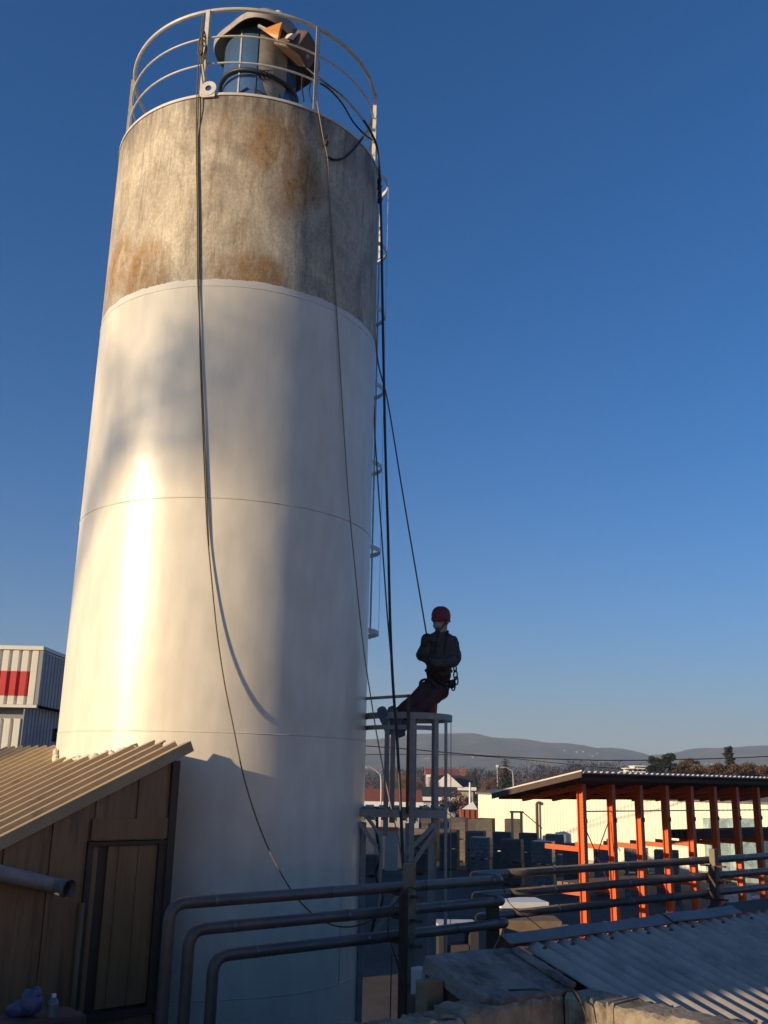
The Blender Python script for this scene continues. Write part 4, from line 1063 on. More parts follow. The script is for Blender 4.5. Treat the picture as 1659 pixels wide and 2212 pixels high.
ribbed('side_panel', 36, 25.08, 0, zb - .02, l0.x + .0, 'clad_shade', .25, lb, 'y', .03)
m = MB(); m.box((XC - 1.6, yF - .03, zt + .05), (3.3, .12, .10)); m.build('roof_trim', 'clad_white', lb)
m = MB(); m.box((XC + .02, 30.5, zt + .045), (.12, 10.9, .09)); m.build('roof_trim', 'clad_white', lb)
m = MB(); m.box((XC - 1.6, yF - .02, zb - .04), (3.25, .09, .07)); m.build('lower_trim', 'clad_white', lb)
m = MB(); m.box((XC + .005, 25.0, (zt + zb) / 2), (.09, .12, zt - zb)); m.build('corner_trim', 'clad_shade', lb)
m = MB(); m.box((XC - 3, 30.6, zt - .02), (5.8, 10.9, .06)); m.build('roof_plate', 'roof_grey', lb)
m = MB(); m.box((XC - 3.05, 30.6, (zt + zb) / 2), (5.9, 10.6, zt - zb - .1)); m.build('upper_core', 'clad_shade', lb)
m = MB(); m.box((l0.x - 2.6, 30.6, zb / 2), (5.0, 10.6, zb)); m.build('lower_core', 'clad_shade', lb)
m = MB(); m.box(at(118, 1530, 27), (.05, .7, .04)); m.build('cable_tray', 'galv', lb)
m = MB(); p = at(122, 1588, 26.5); m.box(p, (.16, .2, .34)); tag(m.build('junction_cabinet', 'dark_slate'), 'small dark cabinet on the shaded side of the pale clad building', 'cabinet')

# ================================================================== YARD: ORANGE CANTILEVER RACK
C1 = V((6.462, 32.0, 0)); SP = 1.535; NC = 10
rack = empty('storage_rack', C1, 'orange steel cantilever rack with a brown canopy roof in the yard', 'rack')
ZT = 5.46
def rackcol(k):
    c = C1 + A * SP * k
    m = MB(); w, dpt = .18, .215
    m.box(V((c.x, c.y, ZT / 2)) - B * dpt / 2, (w, .022, ZT), (A, B, UP))
    m.box(V((c.x, c.y, ZT / 2)) + B * dpt / 2, (w, .022, ZT), (A, B, UP))
    m.box(V((c.x, c.y, ZT / 2)), (.022, dpt - .022, ZT), (A, B, UP))
    col_ = m.build('column', 'orange_steel', rack)
    m = MB()
    for i in range(26):
        for s in (-1, 1): m.box(V((c.x, c.y, 2.6 + i * .105)) - B * (dpt / 2 + .013) + A * s * .075, (.016, .006, .032), (A, B, UP))
    h = m.build('hole_light_dots', 'sheet_white', col_); h['kind'] = 'stuff'  # white dots stand for daylight showing through the column holes
    h.parent = col_
    m = MB(); m.box(V((c.x, c.y, .06)), (.4, 1.6, .12), (A, B, UP)); m.build('foot', 'orange_steel', rack)
    for z, L_ in ((3.48, 1.35), (2.18, 1.5), (.9, 1.5)):
        m = MB(); m.beam(V((c.x, c.y, z)) + B * .15, V((c.x, c.y, z + .02)) + B * (.15 + L_), .11, .15); m.build('arm', 'orange_steel', rack)
    m = MB(); m.beam(V((c.x, c.y, ZT - .10)) + B * .1, V((c.x, c.y, ZT - .52)) + B * 2.45, .12, .17); m.build('roof_beam', 'orange_steel', rack)
    m = MB(); m.box(V((c.x, c.y, ZT - 1.12)) - B * .17, (.07, .03, .14), (A, B, UP)); m.build('bolt_plate', 'rack_under', rack)
for k in range(NC): rackcol(k)
r0 = C1 - A * 1.0 - B * .95; r1 = C1 + A * (SP * (NC - 1) + 1)
def rp_(u, v, z): q = C1 + A * u + B * v; return V((q.x, q.y, z))
zf, zbk = 5.80, 5.06
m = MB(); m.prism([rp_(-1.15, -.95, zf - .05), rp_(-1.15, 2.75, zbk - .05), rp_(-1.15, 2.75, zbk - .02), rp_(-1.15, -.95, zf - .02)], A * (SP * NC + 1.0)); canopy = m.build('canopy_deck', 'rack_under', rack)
u = -1.15; i = 0
while u < SP * NC - .2:
    m = MB(); m.prism([rp_(u, -1.02, zf - .016), rp_(u + .05, -1.02, zf + .055), rp_(u + .17, -1.02, zf + .055), rp_(u + .22, -1.02, zf - .016)], B * 3.85 + UP * (zbk - zf) * 3.85 / 3.7); m.build('roof_rib', 'sheet_white', canopy)
    u += .30; i += 1
for v, z in ((-.7, 5.63), (.6, 5.38), (1.7, 5.16), (2.6, 4.98)):
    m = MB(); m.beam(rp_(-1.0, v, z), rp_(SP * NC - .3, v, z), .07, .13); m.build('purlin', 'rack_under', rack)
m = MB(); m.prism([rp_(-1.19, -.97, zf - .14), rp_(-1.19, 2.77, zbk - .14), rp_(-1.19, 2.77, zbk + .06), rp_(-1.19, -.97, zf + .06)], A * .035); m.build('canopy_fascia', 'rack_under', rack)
m = MB(); m.prism([rp_(-1.21, -.99, zf + .03), rp_(-1.21, 2.79, zbk + .03), rp_(-1.21, 2.79, zbk + .075), rp_(-1.21, -.99, zf + .075)], A * .06); m.build('fascia_trim', 'sheet_white', rack)
m = MB(); m.beam(rp_(0, .0, 4.62), rp_(SP * (NC - 1), 0, 4.62), .03, .04); m.build('tie_bar', 'galv', rack)
for (ua, za, ub, zc) in ((.14, 4.2, SP * .95, 2.3), (SP * .93, 4.3, .25, 2.5), (SP * 3.1, 2.0, SP * 4, .6)):
    m = MB(); m.beam(rp_(ua, .05, za), rp_(ub, .09, zc), .025, .025); m.build('brace_rod', 'rust_steel', rack)
for k in range(5):
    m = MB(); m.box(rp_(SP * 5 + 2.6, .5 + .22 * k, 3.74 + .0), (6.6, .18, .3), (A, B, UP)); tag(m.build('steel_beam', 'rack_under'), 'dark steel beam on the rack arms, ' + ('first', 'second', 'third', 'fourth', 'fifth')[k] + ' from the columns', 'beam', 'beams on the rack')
for k in range(4):
    m = MB(); m.box(rp_(.4 + 2.7, .45 + .26 * k, 2.36), (5.6, .2, .12), (A, B, UP)); tag(m.build('timber_plank', 'timber'), 'long weathered plank on the middle rack arms, ' + ('first', 'second', 'third', 'fourth')[k] + ' from the columns', 'plank', 'planks on the rack')
for k, (u, v, z, l) in enumerate(((SP * 6.4, .6, 1.45, 1.3), (SP * 7.4, .5, 1.3, 1.6), (SP * 8.3, .6, 1.55, 1.2))):
    m = MB(); m.box(rp_(u, v, z), (l, .5, .24), (A, B, UP)); tag(m.build('white_bundle', 'white_paint'), 'sunlit white bundle on the low rack arms, ' + ('first', 'second', 'third')[k] + ' from the left', 'bundle', 'white bundles')

# ================================================================== YARD: STACKS OF BLOCKS ON PALLETS
def pallet_proto(w, h, d, ncut, circ):
    o = empty('block_pallet', (0, 0, 0))
    m = MB()
    for k in range(3): m.box((-w / 2 + .08 + k * (w - .16) / 2, 0, .05), (.1, d, .1))
    m.box((0, 0, .11), (w, d, .025)); m.build('pallet_base', 'pallet_wood', o)
    m = MB(); m.box((0, 0, .125 + (h - .125) / 2), (w * .97, d * .97, h - .13)); ld_ = m.build('block_load', 'blocks_wrap' if circ else 'blocks_dark', o, bevel=.02)
    for k in range(ncut):
        m = MB(); m.box((0, 0, .125 + (h - .125) * (k + 1) / (ncut + 1)), (w * .985, d * .985, .012)); m.build('layer_joint', 'dark_slate', ld_)
    if circ:
        for a_ in range(3):
            for b_ in range(4):
                if (a_ * 3 + b_ * 5) % 4 == 0: continue
                m = MB(); cx = -w * .33 + w * .31 * a_ + .05 * ((b_ * 7) % 3 - 1); cz = .28 + (h - .36) * b_ / 3.3
                m.tube([V((cx + .10 * math.cos(q), -d * .49 - .004, cz + .10 * math.sin(q))) for q in [2 * math.pi * i / 14 for i in range(14)]], .022, 4, closed=True); m.build('round_mark', 'blocks_light', ld_)
    return o
def rotz(o, a): o.rotation_euler.z = a
pA = pallet_proto(1.16, 1.2, 1.0, 4, False); pB = pallet_proto(1.16, 1.2, 1.0, 4, True)
used = {}
def place(proto, p, ang, label, group):
    if id(proto) not in used: o = proto; used[id(proto)] = 1
    else: o = copy_tree(proto)
    o.location = p; rotz(o, ang); tag(o, label, 'pallet', group); return o
ORD = 'first second third fourth fifth sixth seventh eighth ninth tenth eleventh twelfth thirteenth fourteenth fifteenth sixteenth seventeenth eighteenth nineteenth twentieth twenty-first twenty-second twenty-third twenty-fourth'.split()
ang = math.atan2(A.y, A.x) * .0 + R_(-18)
rn = random.Random(21)
def stack_row(x0, x1, Y0, Y1, tiers, nm, circ, hs=1.0):
    n = max(2, int(abs(at(x1, 1800, Y1).x - at(x0, 1800, Y0).x) / 1.16)); n = min(n, len(ORD))
    for k in range(n):
        t = k / (n - 1); Y = Y0 + (Y1 - Y0) * t; p = at(x0 + (x1 - x0) * t, 1830, Y)
        for j in range(tiers(k, n)):
            cc = circ(k)
            ob = place(pB if cc else pA, V((p.x + rn.uniform(-.03, .03), p.y + rn.uniform(-.08, .08), j * 1.2 * hs)), ang + rn.uniform(-.04, .04),
                  'dark block pallet in the %s, %s from left, %s tier' % (nm, ORD[k], ('bottom', 'second', 'third')[j]), 'pallets of blocks in the ' + nm); ob.scale.z = hs
stack_row(1040, 1440, 58, 50, lambda k, n: 2, 'front row by the rack', lambda k: k in (0, 2, 4, 5))
stack_row(915, 1200, 66, 63, lambda k, n: 2 if k % 5 else 2, 'second row by the warehouse', lambda k: k in (5, 6))
stack_row(930, 1110, 72, 71, lambda k, n: 2, 'back row by the warehouse', lambda k: False, 1.23)
stack_row(800, 905, 60, 62, lambda k, n: 2 if k > 1 else 1, 'row behind the cage', lambda k: False)
for k, (x, w) in enumerate(((818, .5), (846, .8))):
    p = at(x, 1777, 64); m = MB(); m.box((p.x, p.y, 1.2), (w, .8, 2.4)); m.build if False else None
    oo = empty('orange_bin', V((p.x, p.y, 0)), ('narrow' if k == 0 else 'wide') + ' orange-lidded bin seen through the cage straps', 'bin', 'orange bins')
    m.build('bin_wall', 'house_wall', oo); m = MB(); m.box((p.x, p.y, 2.45), (w * 1.1, .9, .2)); m.build('lid', 'orange_steel', oo)

# clutter in the near yard under the pipes
def clutter(nm, x, y, Y, size, mt, label, cat, rz=0.0, legs=False):
    p = at(x, y, Y); o = empty(nm, V((p.x, p.y, 0)), label, cat)
    m = MB(); X = V((math.cos(rz), math.sin(rz), 0)); Z = V((-math.sin(rz), math.cos(rz), 0))
    m.box(p, size, (X, Z, UP)); m.build('top_load', mt, o, bevel=.01)
    h = p.z - size[2] / 2
    for s in (-1, 1):
        m = MB(); m.box(V((p.x, p.y, h / 2)) + X * s * size[0] * .38, (size[0] * .2, size[1] * .9, h - .004), (X, Z, UP)); m.build('support', 'dark_slate', o)
    m = MB(); m.box(V((p.x, p.y, h / 2 - .1)), (size[0] * .5, size[1] * .8, h - .3), (X, Z, UP)); m.build('stored_blocks', 'blocks_dark', o)
clutter('covered_stack', 1120, 1950, 22, (1.05, .9, .12), 'white_paint', 'stack under a pale sheet behind the pipe bend', 'stack', R_(10))
clutter('covered_stack', 985, 1998, 19, (.75, .7, .10), 'sheet_white', 'low stack with a pale striped top behind the lowest pipe', 'stack', R_(5))
clutter('carton_stack', 1222, 2018, 24, (.36, .5, .34), 'cardboard', 'brown carton on a stack above the grey roof ridge', 'carton', R_(20))
clutter('timber_stack', 1145, 2010, 20, (1.1, .8, .45), 'pallet_wood', 'dark timber stack between the pipe bend and the brown carton', 'timber')
line('bent_hose', [at(1190, 1962, 26), at(1230, 1958, 26), at(1290, 1950, 27), at(1380, 1942, 28), at(1450, 1940, 29)], .045, 'house_wall', 'long pale hose lying on the ground behind the pipes', 'hose')

# teal wrapped goods by the warehouse wall
for k, (x, Y) in enumerate(((1555, 61), (1608, 59.5))):
    p = at(x, 1780, Y); oo = empty('wrapped_goods', V((p.x, p.y, 0)), ('left' if k == 0 else 'right') + ' one of two teal and white wrapped loads by the cream wall', 'load', 'teal wrapped loads')
    m = MB(); z = at(x, 1768, Y).z; m.box((p.x, p.y, z / 2 + .06), (1.7, 1.0, z - .12)); m.build('wrapped_load', 'teal_wrap', oo, bevel=.03)
    m = MB(); m.box((p.x, p.y, .06), (1.7, 1.0, .11)); m.build('pallet_base', 'pallet_wood', oo)

# ================================================================== CREAM WAREHOUSE
y0 = at(1033, 1715, 80); y1 = at(1659, 1735, 61)
wd_ = V((y1.x - y0.x, y1.y - y0.y, 0)); wL = wd_.length; wd_.normalize(); wbk = V((-wd_.y, wd_.x, 0)); ZH = 4.48
wh = empty('warehouse', V((y0.x, y0.y, 0)), 'long low warehouse with sunlit cream ribbed wall and grey roof', 'warehouse')
def whp(u, v, z): q = y0 + wd_ * u + wbk * v; return V((q.x, q.y, z))
TL = wL + 14
m = MB(); vs = []; fs = []; n = int(TL / .3)
for i in range(n):
    u = i * .3
    for (du, dv) in ((0, 0), (.11, 0), (.14, -.035), (.27, -.035)):
        vs += [whp(u + du, dv, .3), whp(u + du, dv, ZH)]
vs += [whp(n * .3, 0, .3), whp(n * .3, 0, ZH)]
for i in range(len(vs) // 2 - 1): fs.append((2 * i, 2 * i + 2, 2 * i + 3, 2 * i + 1))
m.add(vs, fs); m.build('front_wall', 'clad_cream', wh)
m = MB(); m.prism([whp(0, .02, 0), whp(TL, .02, 0), whp(TL, 22, 0), whp(0, 22, 0)], UP * (ZH - .05)); m.build('wall_core', 'house_wall', wh)
m = MB(); m.prism([whp(-.1, -.15, ZH - .02), whp(-.1, 13, ZH + 1.05), whp(-.1, 13, ZH + 1.2), whp(-.1, -.15, ZH + .1)], wd_ * (TL + .2)); m.build('roof', 'roof_grey', wh)
m = MB(); m.prism([whp(-.1, 13, ZH + 1.05), whp(-.1, 23, ZH + .1), whp(-.1, 23, ZH + .2), whp(-.1, 13, ZH + 1.2)], wd_ * (TL + .2)); m.build('roof', 'roof_grey', wh)
m = MB(); m.prism([whp(0, .02, ZH - .06), whp(0, 13, ZH + 1.04), whp(0, 22, ZH + .1)], wd_ * .2); m.build('gable', 'house_wall', wh)
m = MB(); m.prism([whp(-.14, -.18, ZH + .0), whp(-.14, 13, ZH + 1.09), whp(-.14, 13, ZH + 1.23), whp(-.14, -.18, ZH + .13)], wd_ * .05); m.build('verge_trim', 'sheet_white', wh)
m = MB(); m.box(whp(TL / 2, -.05, .15), (TL, .12, .3), (wd_, wbk, UP)); m.build('plinth', 'house_wall', wh)
p = onl(1160, 1745, V((y0.x, y0.y, 0)) - wbk * .3, wd_); z1 = onl(1160, 1734, V((y0.x, y0.y, 0)) - wbk * .3, wd_).z
m = MB(); m.tube(fillet([V((p.x, p.y, 0)), V((p.x, p.y, z1)), V((p.x, p.y, z1)) + wd_ * .35], .2, 6), .11, 10); m.build('vent_stack', 'rust_steel', wh, smooth='all')
p = at(1118, 1775, 66); ff = empty('stacker_frame', V((p.x, p.y, 0)), 'small dark steel frame standing on the pallets before the cream wall', 'frame')
for dx in (-.35, .25):
    m = MB(); m.box((p.x + dx, p.y, (at(1118, 1766, 66).z + .4) / 2 + .3), (.16, .16, at(1118, 1766, 66).z - .2)); m.build('upright', 'dark_slate', ff)
zt_ = at(1118, 1766, 66).z + .35
m = MB(); m.box((p.x - .05, p.y, zt_), (.9, .14, .12)); m.build('crossbar', 'dark_slate', ff)
m = MB(); m.beam((p.x + .35, p.y, zt_), (p.x + 1.6, p.y, zt_ - 1.0), .06, .06); m.build('stay', 'dark_slate', ff)
p = at(1018, 1757, 88); sk = empty('orange_skip', V((p.x, p.y, 0)), 'orange ribbed open skip with a white heap left of the cream warehouse', 'skip')
z1 = at(1018, 1748, 88).z; zb_ = z1 - 1.4
zs_ = z1 - .75
m = MB(); m.prism([V((p.x - .95, p.y - .6, zs_)), V((p.x + 1.3, p.y - .6, zs_)), V((p.x + 1.4, p.y - .6, z1)), V((p.x - 1.0, p.y - .6, z1))], (0, 1.8, 0)); m.build('skip_wall', 'roof_tile_red', sk)
m = MB(); m.box((p.x + .2, p.y + .3, zs_ / 2), (2.6, 1.7, zs_ - .004)); m.build('base_stack', 'blocks_dark', sk)
for k in range(5):
    m = MB(); m.box((p.x - .75 + .46 * k, p.y - .64, z1 - .38), (.1, .08, .7)); m.build('rib', 'roof_tile_red', sk)
m = MB(); m.add([(p.x - .8, p.y - .5, z1), (p.x + .5, p.y - .5, z1), (p.x + .3, p.y + .9, z1), (p.x - .7, p.y + .9, z1), (p.x + .15, p.y + .1, z1 + .65)], [(0, 1, 4), (1, 2, 4), (2, 3, 4), (3, 0, 4), (0, 3, 2, 1)]); m.build('white_heap', 'white_paint', sk)

# ================================================================== FAR HOUSES, LAMPS, WIRES
def house(nm, x0, x1, yt, yw, Y, dep, wallm, roofm, label, ridge=.5, win=4):
    a = at(x0, yw, Y); b = at(x1, yw, Y); zt_ = at((x0 + x1) / 2, yt, Y).z; zw = a.z * .5 + b.z * .5
    o = empty(nm, V(((a.x + b.x) / 2, Y, 0)), label, 'house')
    m = MB(); m.box(((a.x + b.x) / 2, Y + dep / 2, zw / 2), (b.x - a.x, dep, zw)); m.build('wall', wallm, o)
    m = MB(); e = .5
    m.prism([V((a.x - e, Y - e, zw)), V((a.x - e, Y + dep / 2, zt_)), V((a.x - e, Y + dep + e, zw))], (b.x - a.x + 2 * e, 0, 0)); rf = m.build('roof', roofm, o)
    m = MB(); m.box(((a.x + b.x) / 2, Y - e - .05, zw - .25), (b.x - a.x + 2 * e, .12, .55)); m.build('fascia', 'white_paint', o)
    n = win
    for k in range(n):
        cx = a.x + (b.x - a.x) * (k + .5) / n
        m = MB(); m.box((cx, Y - .04, zw * .45), ((b.x - a.x) / n * .6, .08, zw * .4)); w_ = m.build('window', 'white_paint', o)
        m = MB(); m.box((cx, Y - .07, zw * .45), ((b.x - a.x) / n * .52, .08, zw * .34)); m.build('pane', 'glass_dark', w_)
    return o, rf, (a.x + b.x) / 2, zw, zt_
house('red_roof_building', 770, 905, 1706, 1732, 118, 12, 'house_wall', 'roof_tile_red', 'low building with orange-red tiled roof and white fascia behind the cage', win=6)
o, rf, cx, zw, zt_ = house('dark_roof_house', 940, 1022, 1674, 1700, 175, 10, 'house_wall', 'dark_slate', 'house with dark slate roof and white gable behind the cage straps', win=4)
m = MB(); gx = at(967, 1700, 175).x; m.prism([V((gx - 2.6, 174.2, zw)), V((gx + 2.6, 174.2, zw)), V((gx, 174.2, zw + 2.2))], (0, 3, 0)); m.build('white_gable', 'white_wall', o)
m = MB(); m.box((cx + 2, 180, zt_ + .4), (.7, .7, 1.6)); m.build('chimney', 'roof_tile_red', rf)
o, rf, cx, zw, zt_ = house('tiled_house', 925, 990, 1660, 1674, 230, 12, 'house_wall', 'roof_tile_red', 'distant house with red tiled roof above the slate roof', win=4)
house('grey_house', 905, 985, 1700, 1722, 150, 9, 'house_wall', 'dark_slate', 'grey low house with pale band just right of the red roof', win=4)
# flat-roofed pale villa above the canopy
v0 = at(1352, 1668, 420); v1 = at(1416, 1668, 420)
vl = empty('pale_villa', V(((v0.x + v1.x) / 2, 420, 0)), 'pale flat-roofed villa on the rise above the brown canopy', 'villa')
m = MB(); m.box(((v0.x + v1.x) / 2, 425, 4.0), (v1.x - v0.x, 9, 8.0 + 2 * (v0.z - 8))); m.build('wall', 'white_wall', vl)
zz = v0.z + 1.4
for dx, w, z in ((0, 14, zz - 1.2), (-1.0, 9.5, zz + .2), (0, 5.5, zz + 1.2)):
    m = MB(); m.box(((v0.x + v1.x) / 2 + dx, 424, z), (w, 11, .35)); m.build('roof_slab', 'white_paint', vl)
    m = MB(); m.box(((v0.x + v1.x) / 2 + dx, 425, z - .7), (w * .86, 8, 1.1)); m.build('storey', 'white_wall', vl)
    for k in range(4):
        m = MB(); m.box(((v0.x + v1.x) / 2 + dx - w * .32 + w * .21 * k, 420.9, z - .7), (w * .11, .1, .8)); m.build('window', 'glass_dark', vl)
def lamp(x, ytop, Y, side, label):
    p = at(x, ytop, Y); o = empty('street_lamp', V((p.x, p.y, 0)), label, 'lamp', 'street lamps')
    r = .00075 * Y if Y < 120 else .00045 * Y
    m = MB(); m.tube(smooth_path([V((p.x, p.y, 0)), V((p.x, p.y, p.z * .8)), V((p.x + side * .05 * p.z, p.y, p.z * .93)), V((p.x + side * .16 * p.z, p.y, p.z)), V((p.x + side * .22 * p.z, p.y, p.z * 1.005))], 6), r, 8); m.build('pole', 'lamp_metal', o, smooth='all')
    m = MB(); m.box((p.x + side * .25 * p.z, p.y, p.z * 1.0), (.09 * p.z, r * 3.5, r * 2.2)); m.build('lamp_head', 'lamp_metal', o)
lamp(824, 1658, 95, -1, 'curved street lamp seen through the left of the cage')
lamp(1108, 1658, 190, -1, 'small curved street lamp beside the dark spruce')
p = at(1015, 1690, 120); m = MB(); m.tube([(p.x, p.y, 0), (p.x, p.y, p.z)], [.16, .10], 8); tag(m.build('white_pole', 'white_paint', smooth='all'), 'plain white pole left of the cream warehouse', 'pole')
p = at(1074, 1655, 200); m = MB(); m.tube([(p.x, p.y, 0), (p.x, p.y, p.z)], [.06, .045], 6); m.box((p.x, p.y, p.z), (.5, .3, .45)); tag(m.build('floodlight_mast', 'white_paint'), 'white floodlight mast just left of the dark spruce', 'mast')
p = at(1086, 1658, 205); m = MB(); m.tube([(p.x, p.y, 0), (p.x, p.y, p.z)], [.06, .045], 6); m.box((p.x, p.y, p.z), (.4, .3, .8)); tag(m.build('red_mast', 'clad_red'), 'red and white mast in front of the dark spruce', 'mast')
line('power_line', [at(-200, 1560, 60), at(400, 1590, 60), at(799, 1612, 60), at(1058, 1633, 60), at(1280, 1642, 60), at(1450, 1641, 60), at(1659, 1634, 60), at(2000, 1612, 60)], .034, 'black_rubber', 'upper and thicker of the overhead power lines crossing the hills', 'power line')
line('power_line', [at(-200, 1640, 62), at(400, 1632, 62), at(799, 1630, 62), at(958, 1630, 62), at(1100, 1638, 62), at(1280, 1656, 62), at(1450, 1668, 62), at(1659, 1671, 62), at(2000, 1674, 62)], .022, 'black_rubber', 'lower thin overhead power line dipping behind the canopy', 'power line')

# ================================================================== TREES
def bare_tree(base, h, seed, spread=.5, levels=4, r0=None, mt='bark', twm='twigs', nm='bare_tree', label=None, group=None, n0=3, tw=1.0):
    rn = random.Random(seed); trunk = MB(); crown = MB()
    r0 = r0 or h * .018
    def grow(p, d, L, r, lev):
        n = 3; pts = [p]; rs = [r]
        for i in range(n):
            d = (d + V((rn.uniform(-.16, .16), rn.uniform(-.16, .16), .05))).normalized()
            pts.append(pts[-1] + d * L / n); rs.append(r * (1 - .45 * (i + 1) / n))
        (trunk if lev <= 1 else crown).tube(pts, rs, 6 if lev == 0 else (4 if lev < 3 else 3), caps=False)
        if lev >= levels: return
        kids = rn.randint(n0, n0 + 2)
        for k in range(kids):
            t = rn.uniform(.35, 1.0) if lev else rn.uniform(.45, 1.0); i = min(int(t * n), n - 1); q = pts[i].lerp(pts[i + 1], t * n - i)
            a = rn.uniform(0, 6.283); s = rn.uniform(.45, .95) * (spread + .35)
            nd_ = (d + V((math.cos(a) * s, math.sin(a) * s, rn.uniform(-.1, .35)))).normalized()
            grow(q, nd_, L * rn.uniform(.52, .78), max(rs[i + 1] * rn.uniform(.45, .7), .004 * tw), lev + 1)
    grow(V(base), V((rn.uniform(-.05, .05), rn.uniform(-.05, .05), 1)).normalized(), h * .42, r0, 0)
    o = empty(nm, base, label, 'tree', group)
    trunk.build('trunk', mt, o, smooth='all'); crown.build('crown', twm, o, smooth='all')
    return o
def spruce(base, h, w, seed, label, group=None, nm='spruce_tree'):
    rn = random.Random(seed); o = empty(nm, base, label, 'tree', group); b = V(base)
    m = MB(); m.tube([b, b + UP * h], [h * .018, h * .002], 6); m.build('trunk', 'bark', o)
    m = MB(); tiers = int(h * 2.6)
    for i in range(tiers):
        t = i / tiers; z = h * (.08 + .92 * t); L_ = w * (1 - t) ** .62 * rn.uniform(.75, 1.1) + .1
        for k in range(rn.randint(13, 17)):
            a = rn.uniform(0, 6.283); d = V((math.cos(a), math.sin(a), 0)); s = V((-d.y, d.x, 0)); l = L_ * rn.uniform(.6, 1.1)
            for q in range(7):
                f_ = (q + rn.random()) / 7; c = b + UP * (z - .32 * l * f_ + .08 * l * f_ * f_) + d * l * f_; e = (.16 + .26 * l * (1 - f_ * .6)) * .8
                v1 = (s * rn.uniform(-1, 1) + d * rn.uniform(-.2, 1) + UP * rn.uniform(-.7, .1)).normalized() * e; v2 = (s * rn.uniform(-1, 1) + d * .4 + UP * rn.uniform(-.4, .2)).normalized() * e * .55
                m.add([c - v2 * .4, c + v1 * .6 - v2 * .2, c + v1, c + v2], [(0, 1, 2, 3)])
    m.build('crown', 'spruce_needles', o); return o
def leafy(base, h, blobs, lm, seed, label, cat='tree', group=None, nm='pine_tree', leaf=.35, dens=260, trunk=True):
    rn = random.Random(seed); b = V(base); o = empty(nm, base, label, cat, group)
    m = MB(); m.tube([b, b + UP * h * .5, b + UP * h * .85], [h * .022, h * .015, h * .006], 6)
    cr = MB()
    for (dx, dy, dz, r) in blobs:
        c = b + V((dx, dy, dz)); m.tube([b + UP * max(dz - r - abs(dx) * .6, h * .15), c], [h * .008, h * .003], 5)
        for k in range(int(dens * r * r)):
            v = V((rn.gauss(0, 1), rn.gauss(0, 1), rn.gauss(0, .8))).normalized() * r * rn.uniform(.35, 1.08) ** .7
            v.z *= .78; p = c + v + V((rn.gauss(0, .1), rn.gauss(0, .1), rn.gauss(0, .1))) * r
            x = V((rn.gauss(0, 1), rn.gauss(0, 1), rn.gauss(0, 1))).normalized() * leaf * rn.uniform(.5, 1.2); y_ = x.orthogonal().normalized() * leaf * .45
            cr.add([p - x * .5, p + y_ * .5, p + x * .5, p - y_ * .5], [(0, 1, 2, 3)])
    m.build('trunk', 'bark', o, smooth='all'); cr.build('crown', lm, o); return o
def gp(x, Y): q = at(x, 1690, Y); return V((q.x, q.y, 0))
def htop(x, y, Y): return at(x, y, Y).z
spruce(gp(1092, 198), htop(1092, 1636, 198), 5.0, 1, 'dark pointed spruce behind the left end of the cream warehouse')
spruce(gp(1012, 220), htop(1012, 1664, 220), 1.7, 2, 'small dark conifer right of the slate-roofed house')
spruce(gp(1026, 260), htop(1026, 1656, 260), 1.9, 9, 'thin distant conifer between the slate house and the spruce')
def pine(x, ytop, Y, seed, label, wid, dens=520, lm='pine_needles', nm='pine_tree', leaf=.45, group=None):
    b = gp(x, Y); H = htop(x, ytop, Y); rn = random.Random(seed); bl = []
    rag = nm == 'pine_tree'
    for k in range(46):
        t = rn.random() ** .9; z = H * (.36 + .62 * t)
        w = wid * (1.45 - 1.2 * t if rag else 1.35 * math.sqrt(max(.05, 1 - (t * 1.25 - .25) ** 2)))
        a = rn.uniform(0, 6.283); rr_ = w * rn.random() ** .5
        bl.append((rr_ * math.cos(a), rr_ * math.sin(a) * .8, z, rn.uniform(.20, .42) * wid * (1.1 - .4 * t)))
    leafy(b, H, bl, lm, seed, label, nm=nm, dens=dens, leaf=leaf, group=group)
pine(1415, 1632, 215, 3, 'left one of the two dark pines standing close together above the canopy', 2.4)
pine(1447, 1627, 222, 4, 'right one of the two dark pines standing close together above the canopy', 2.7)
pine(1577, 1613, 215, 5, 'tallest dark pine rising among rusty trees at the right edge', 2.3)
pine(1497, 1641, 205, 6, 'rust-brown rounded tree next to the pair of pines', 3.3, 300, 'autumn_leaves', 'autumn_tree', .4, 'autumn trees')
pine(1530, 1653, 200, 7, 'lower olive-brown tree between the rusty tree and the tall pine', 3.0, 300, 'autumn_leaves', 'autumn_tree', .4, 'autumn trees')
pine(1622, 1650, 200, 8, 'rust-brown tree at the right edge beyond the tall pine', 3.3, 300, 'autumn_leaves', 'autumn_tree', .4, 'autumn trees')
for k, (x, y, Y, w, lb_) in enumerate(((1470, 1652, 198, 2.6, 'low rusty tree just right of the pair of pines'), (1556, 1650, 196, 2.8, 'dark olive tree left of the tall pine'), (1598, 1654, 194, 2.8, 'low rusty tree right of the tall pine'), (1648, 1656, 196, 2.8, 'last rusty tree cut by the right edge'))):
    pine(x, y, Y, 40 + k, lb_, w, 340, 'autumn_leaves', 'autumn_tree', .42, 'autumn trees')
pine(985, 1712, 130, 10, 'rounded brown shrub tree in front of the slate-roofed house', 1.7, 150, 'twigs', 'bare_shrub', .32)
for k, (x, y, Y, lb_) in enumerate(((858, 1652, 170, 'bare brown tree above the red roof, seen through the cage'), (885, 1655, 180, 'bare brown tree right of the one above the red roof'), (905, 1668, 190, 'low bare tree between two cage straps'), (1040, 1665, 230, 'bare tree left of the dark spruce'), (1130, 1668, 240, 'bare tree right of the dark spruce'))):
    bare_tree(gp(x, Y), htop(x, y, Y), 30 + k, .55, 4, mt='bark', label=lb_, group='bare trees beyond the yard', tw=8)
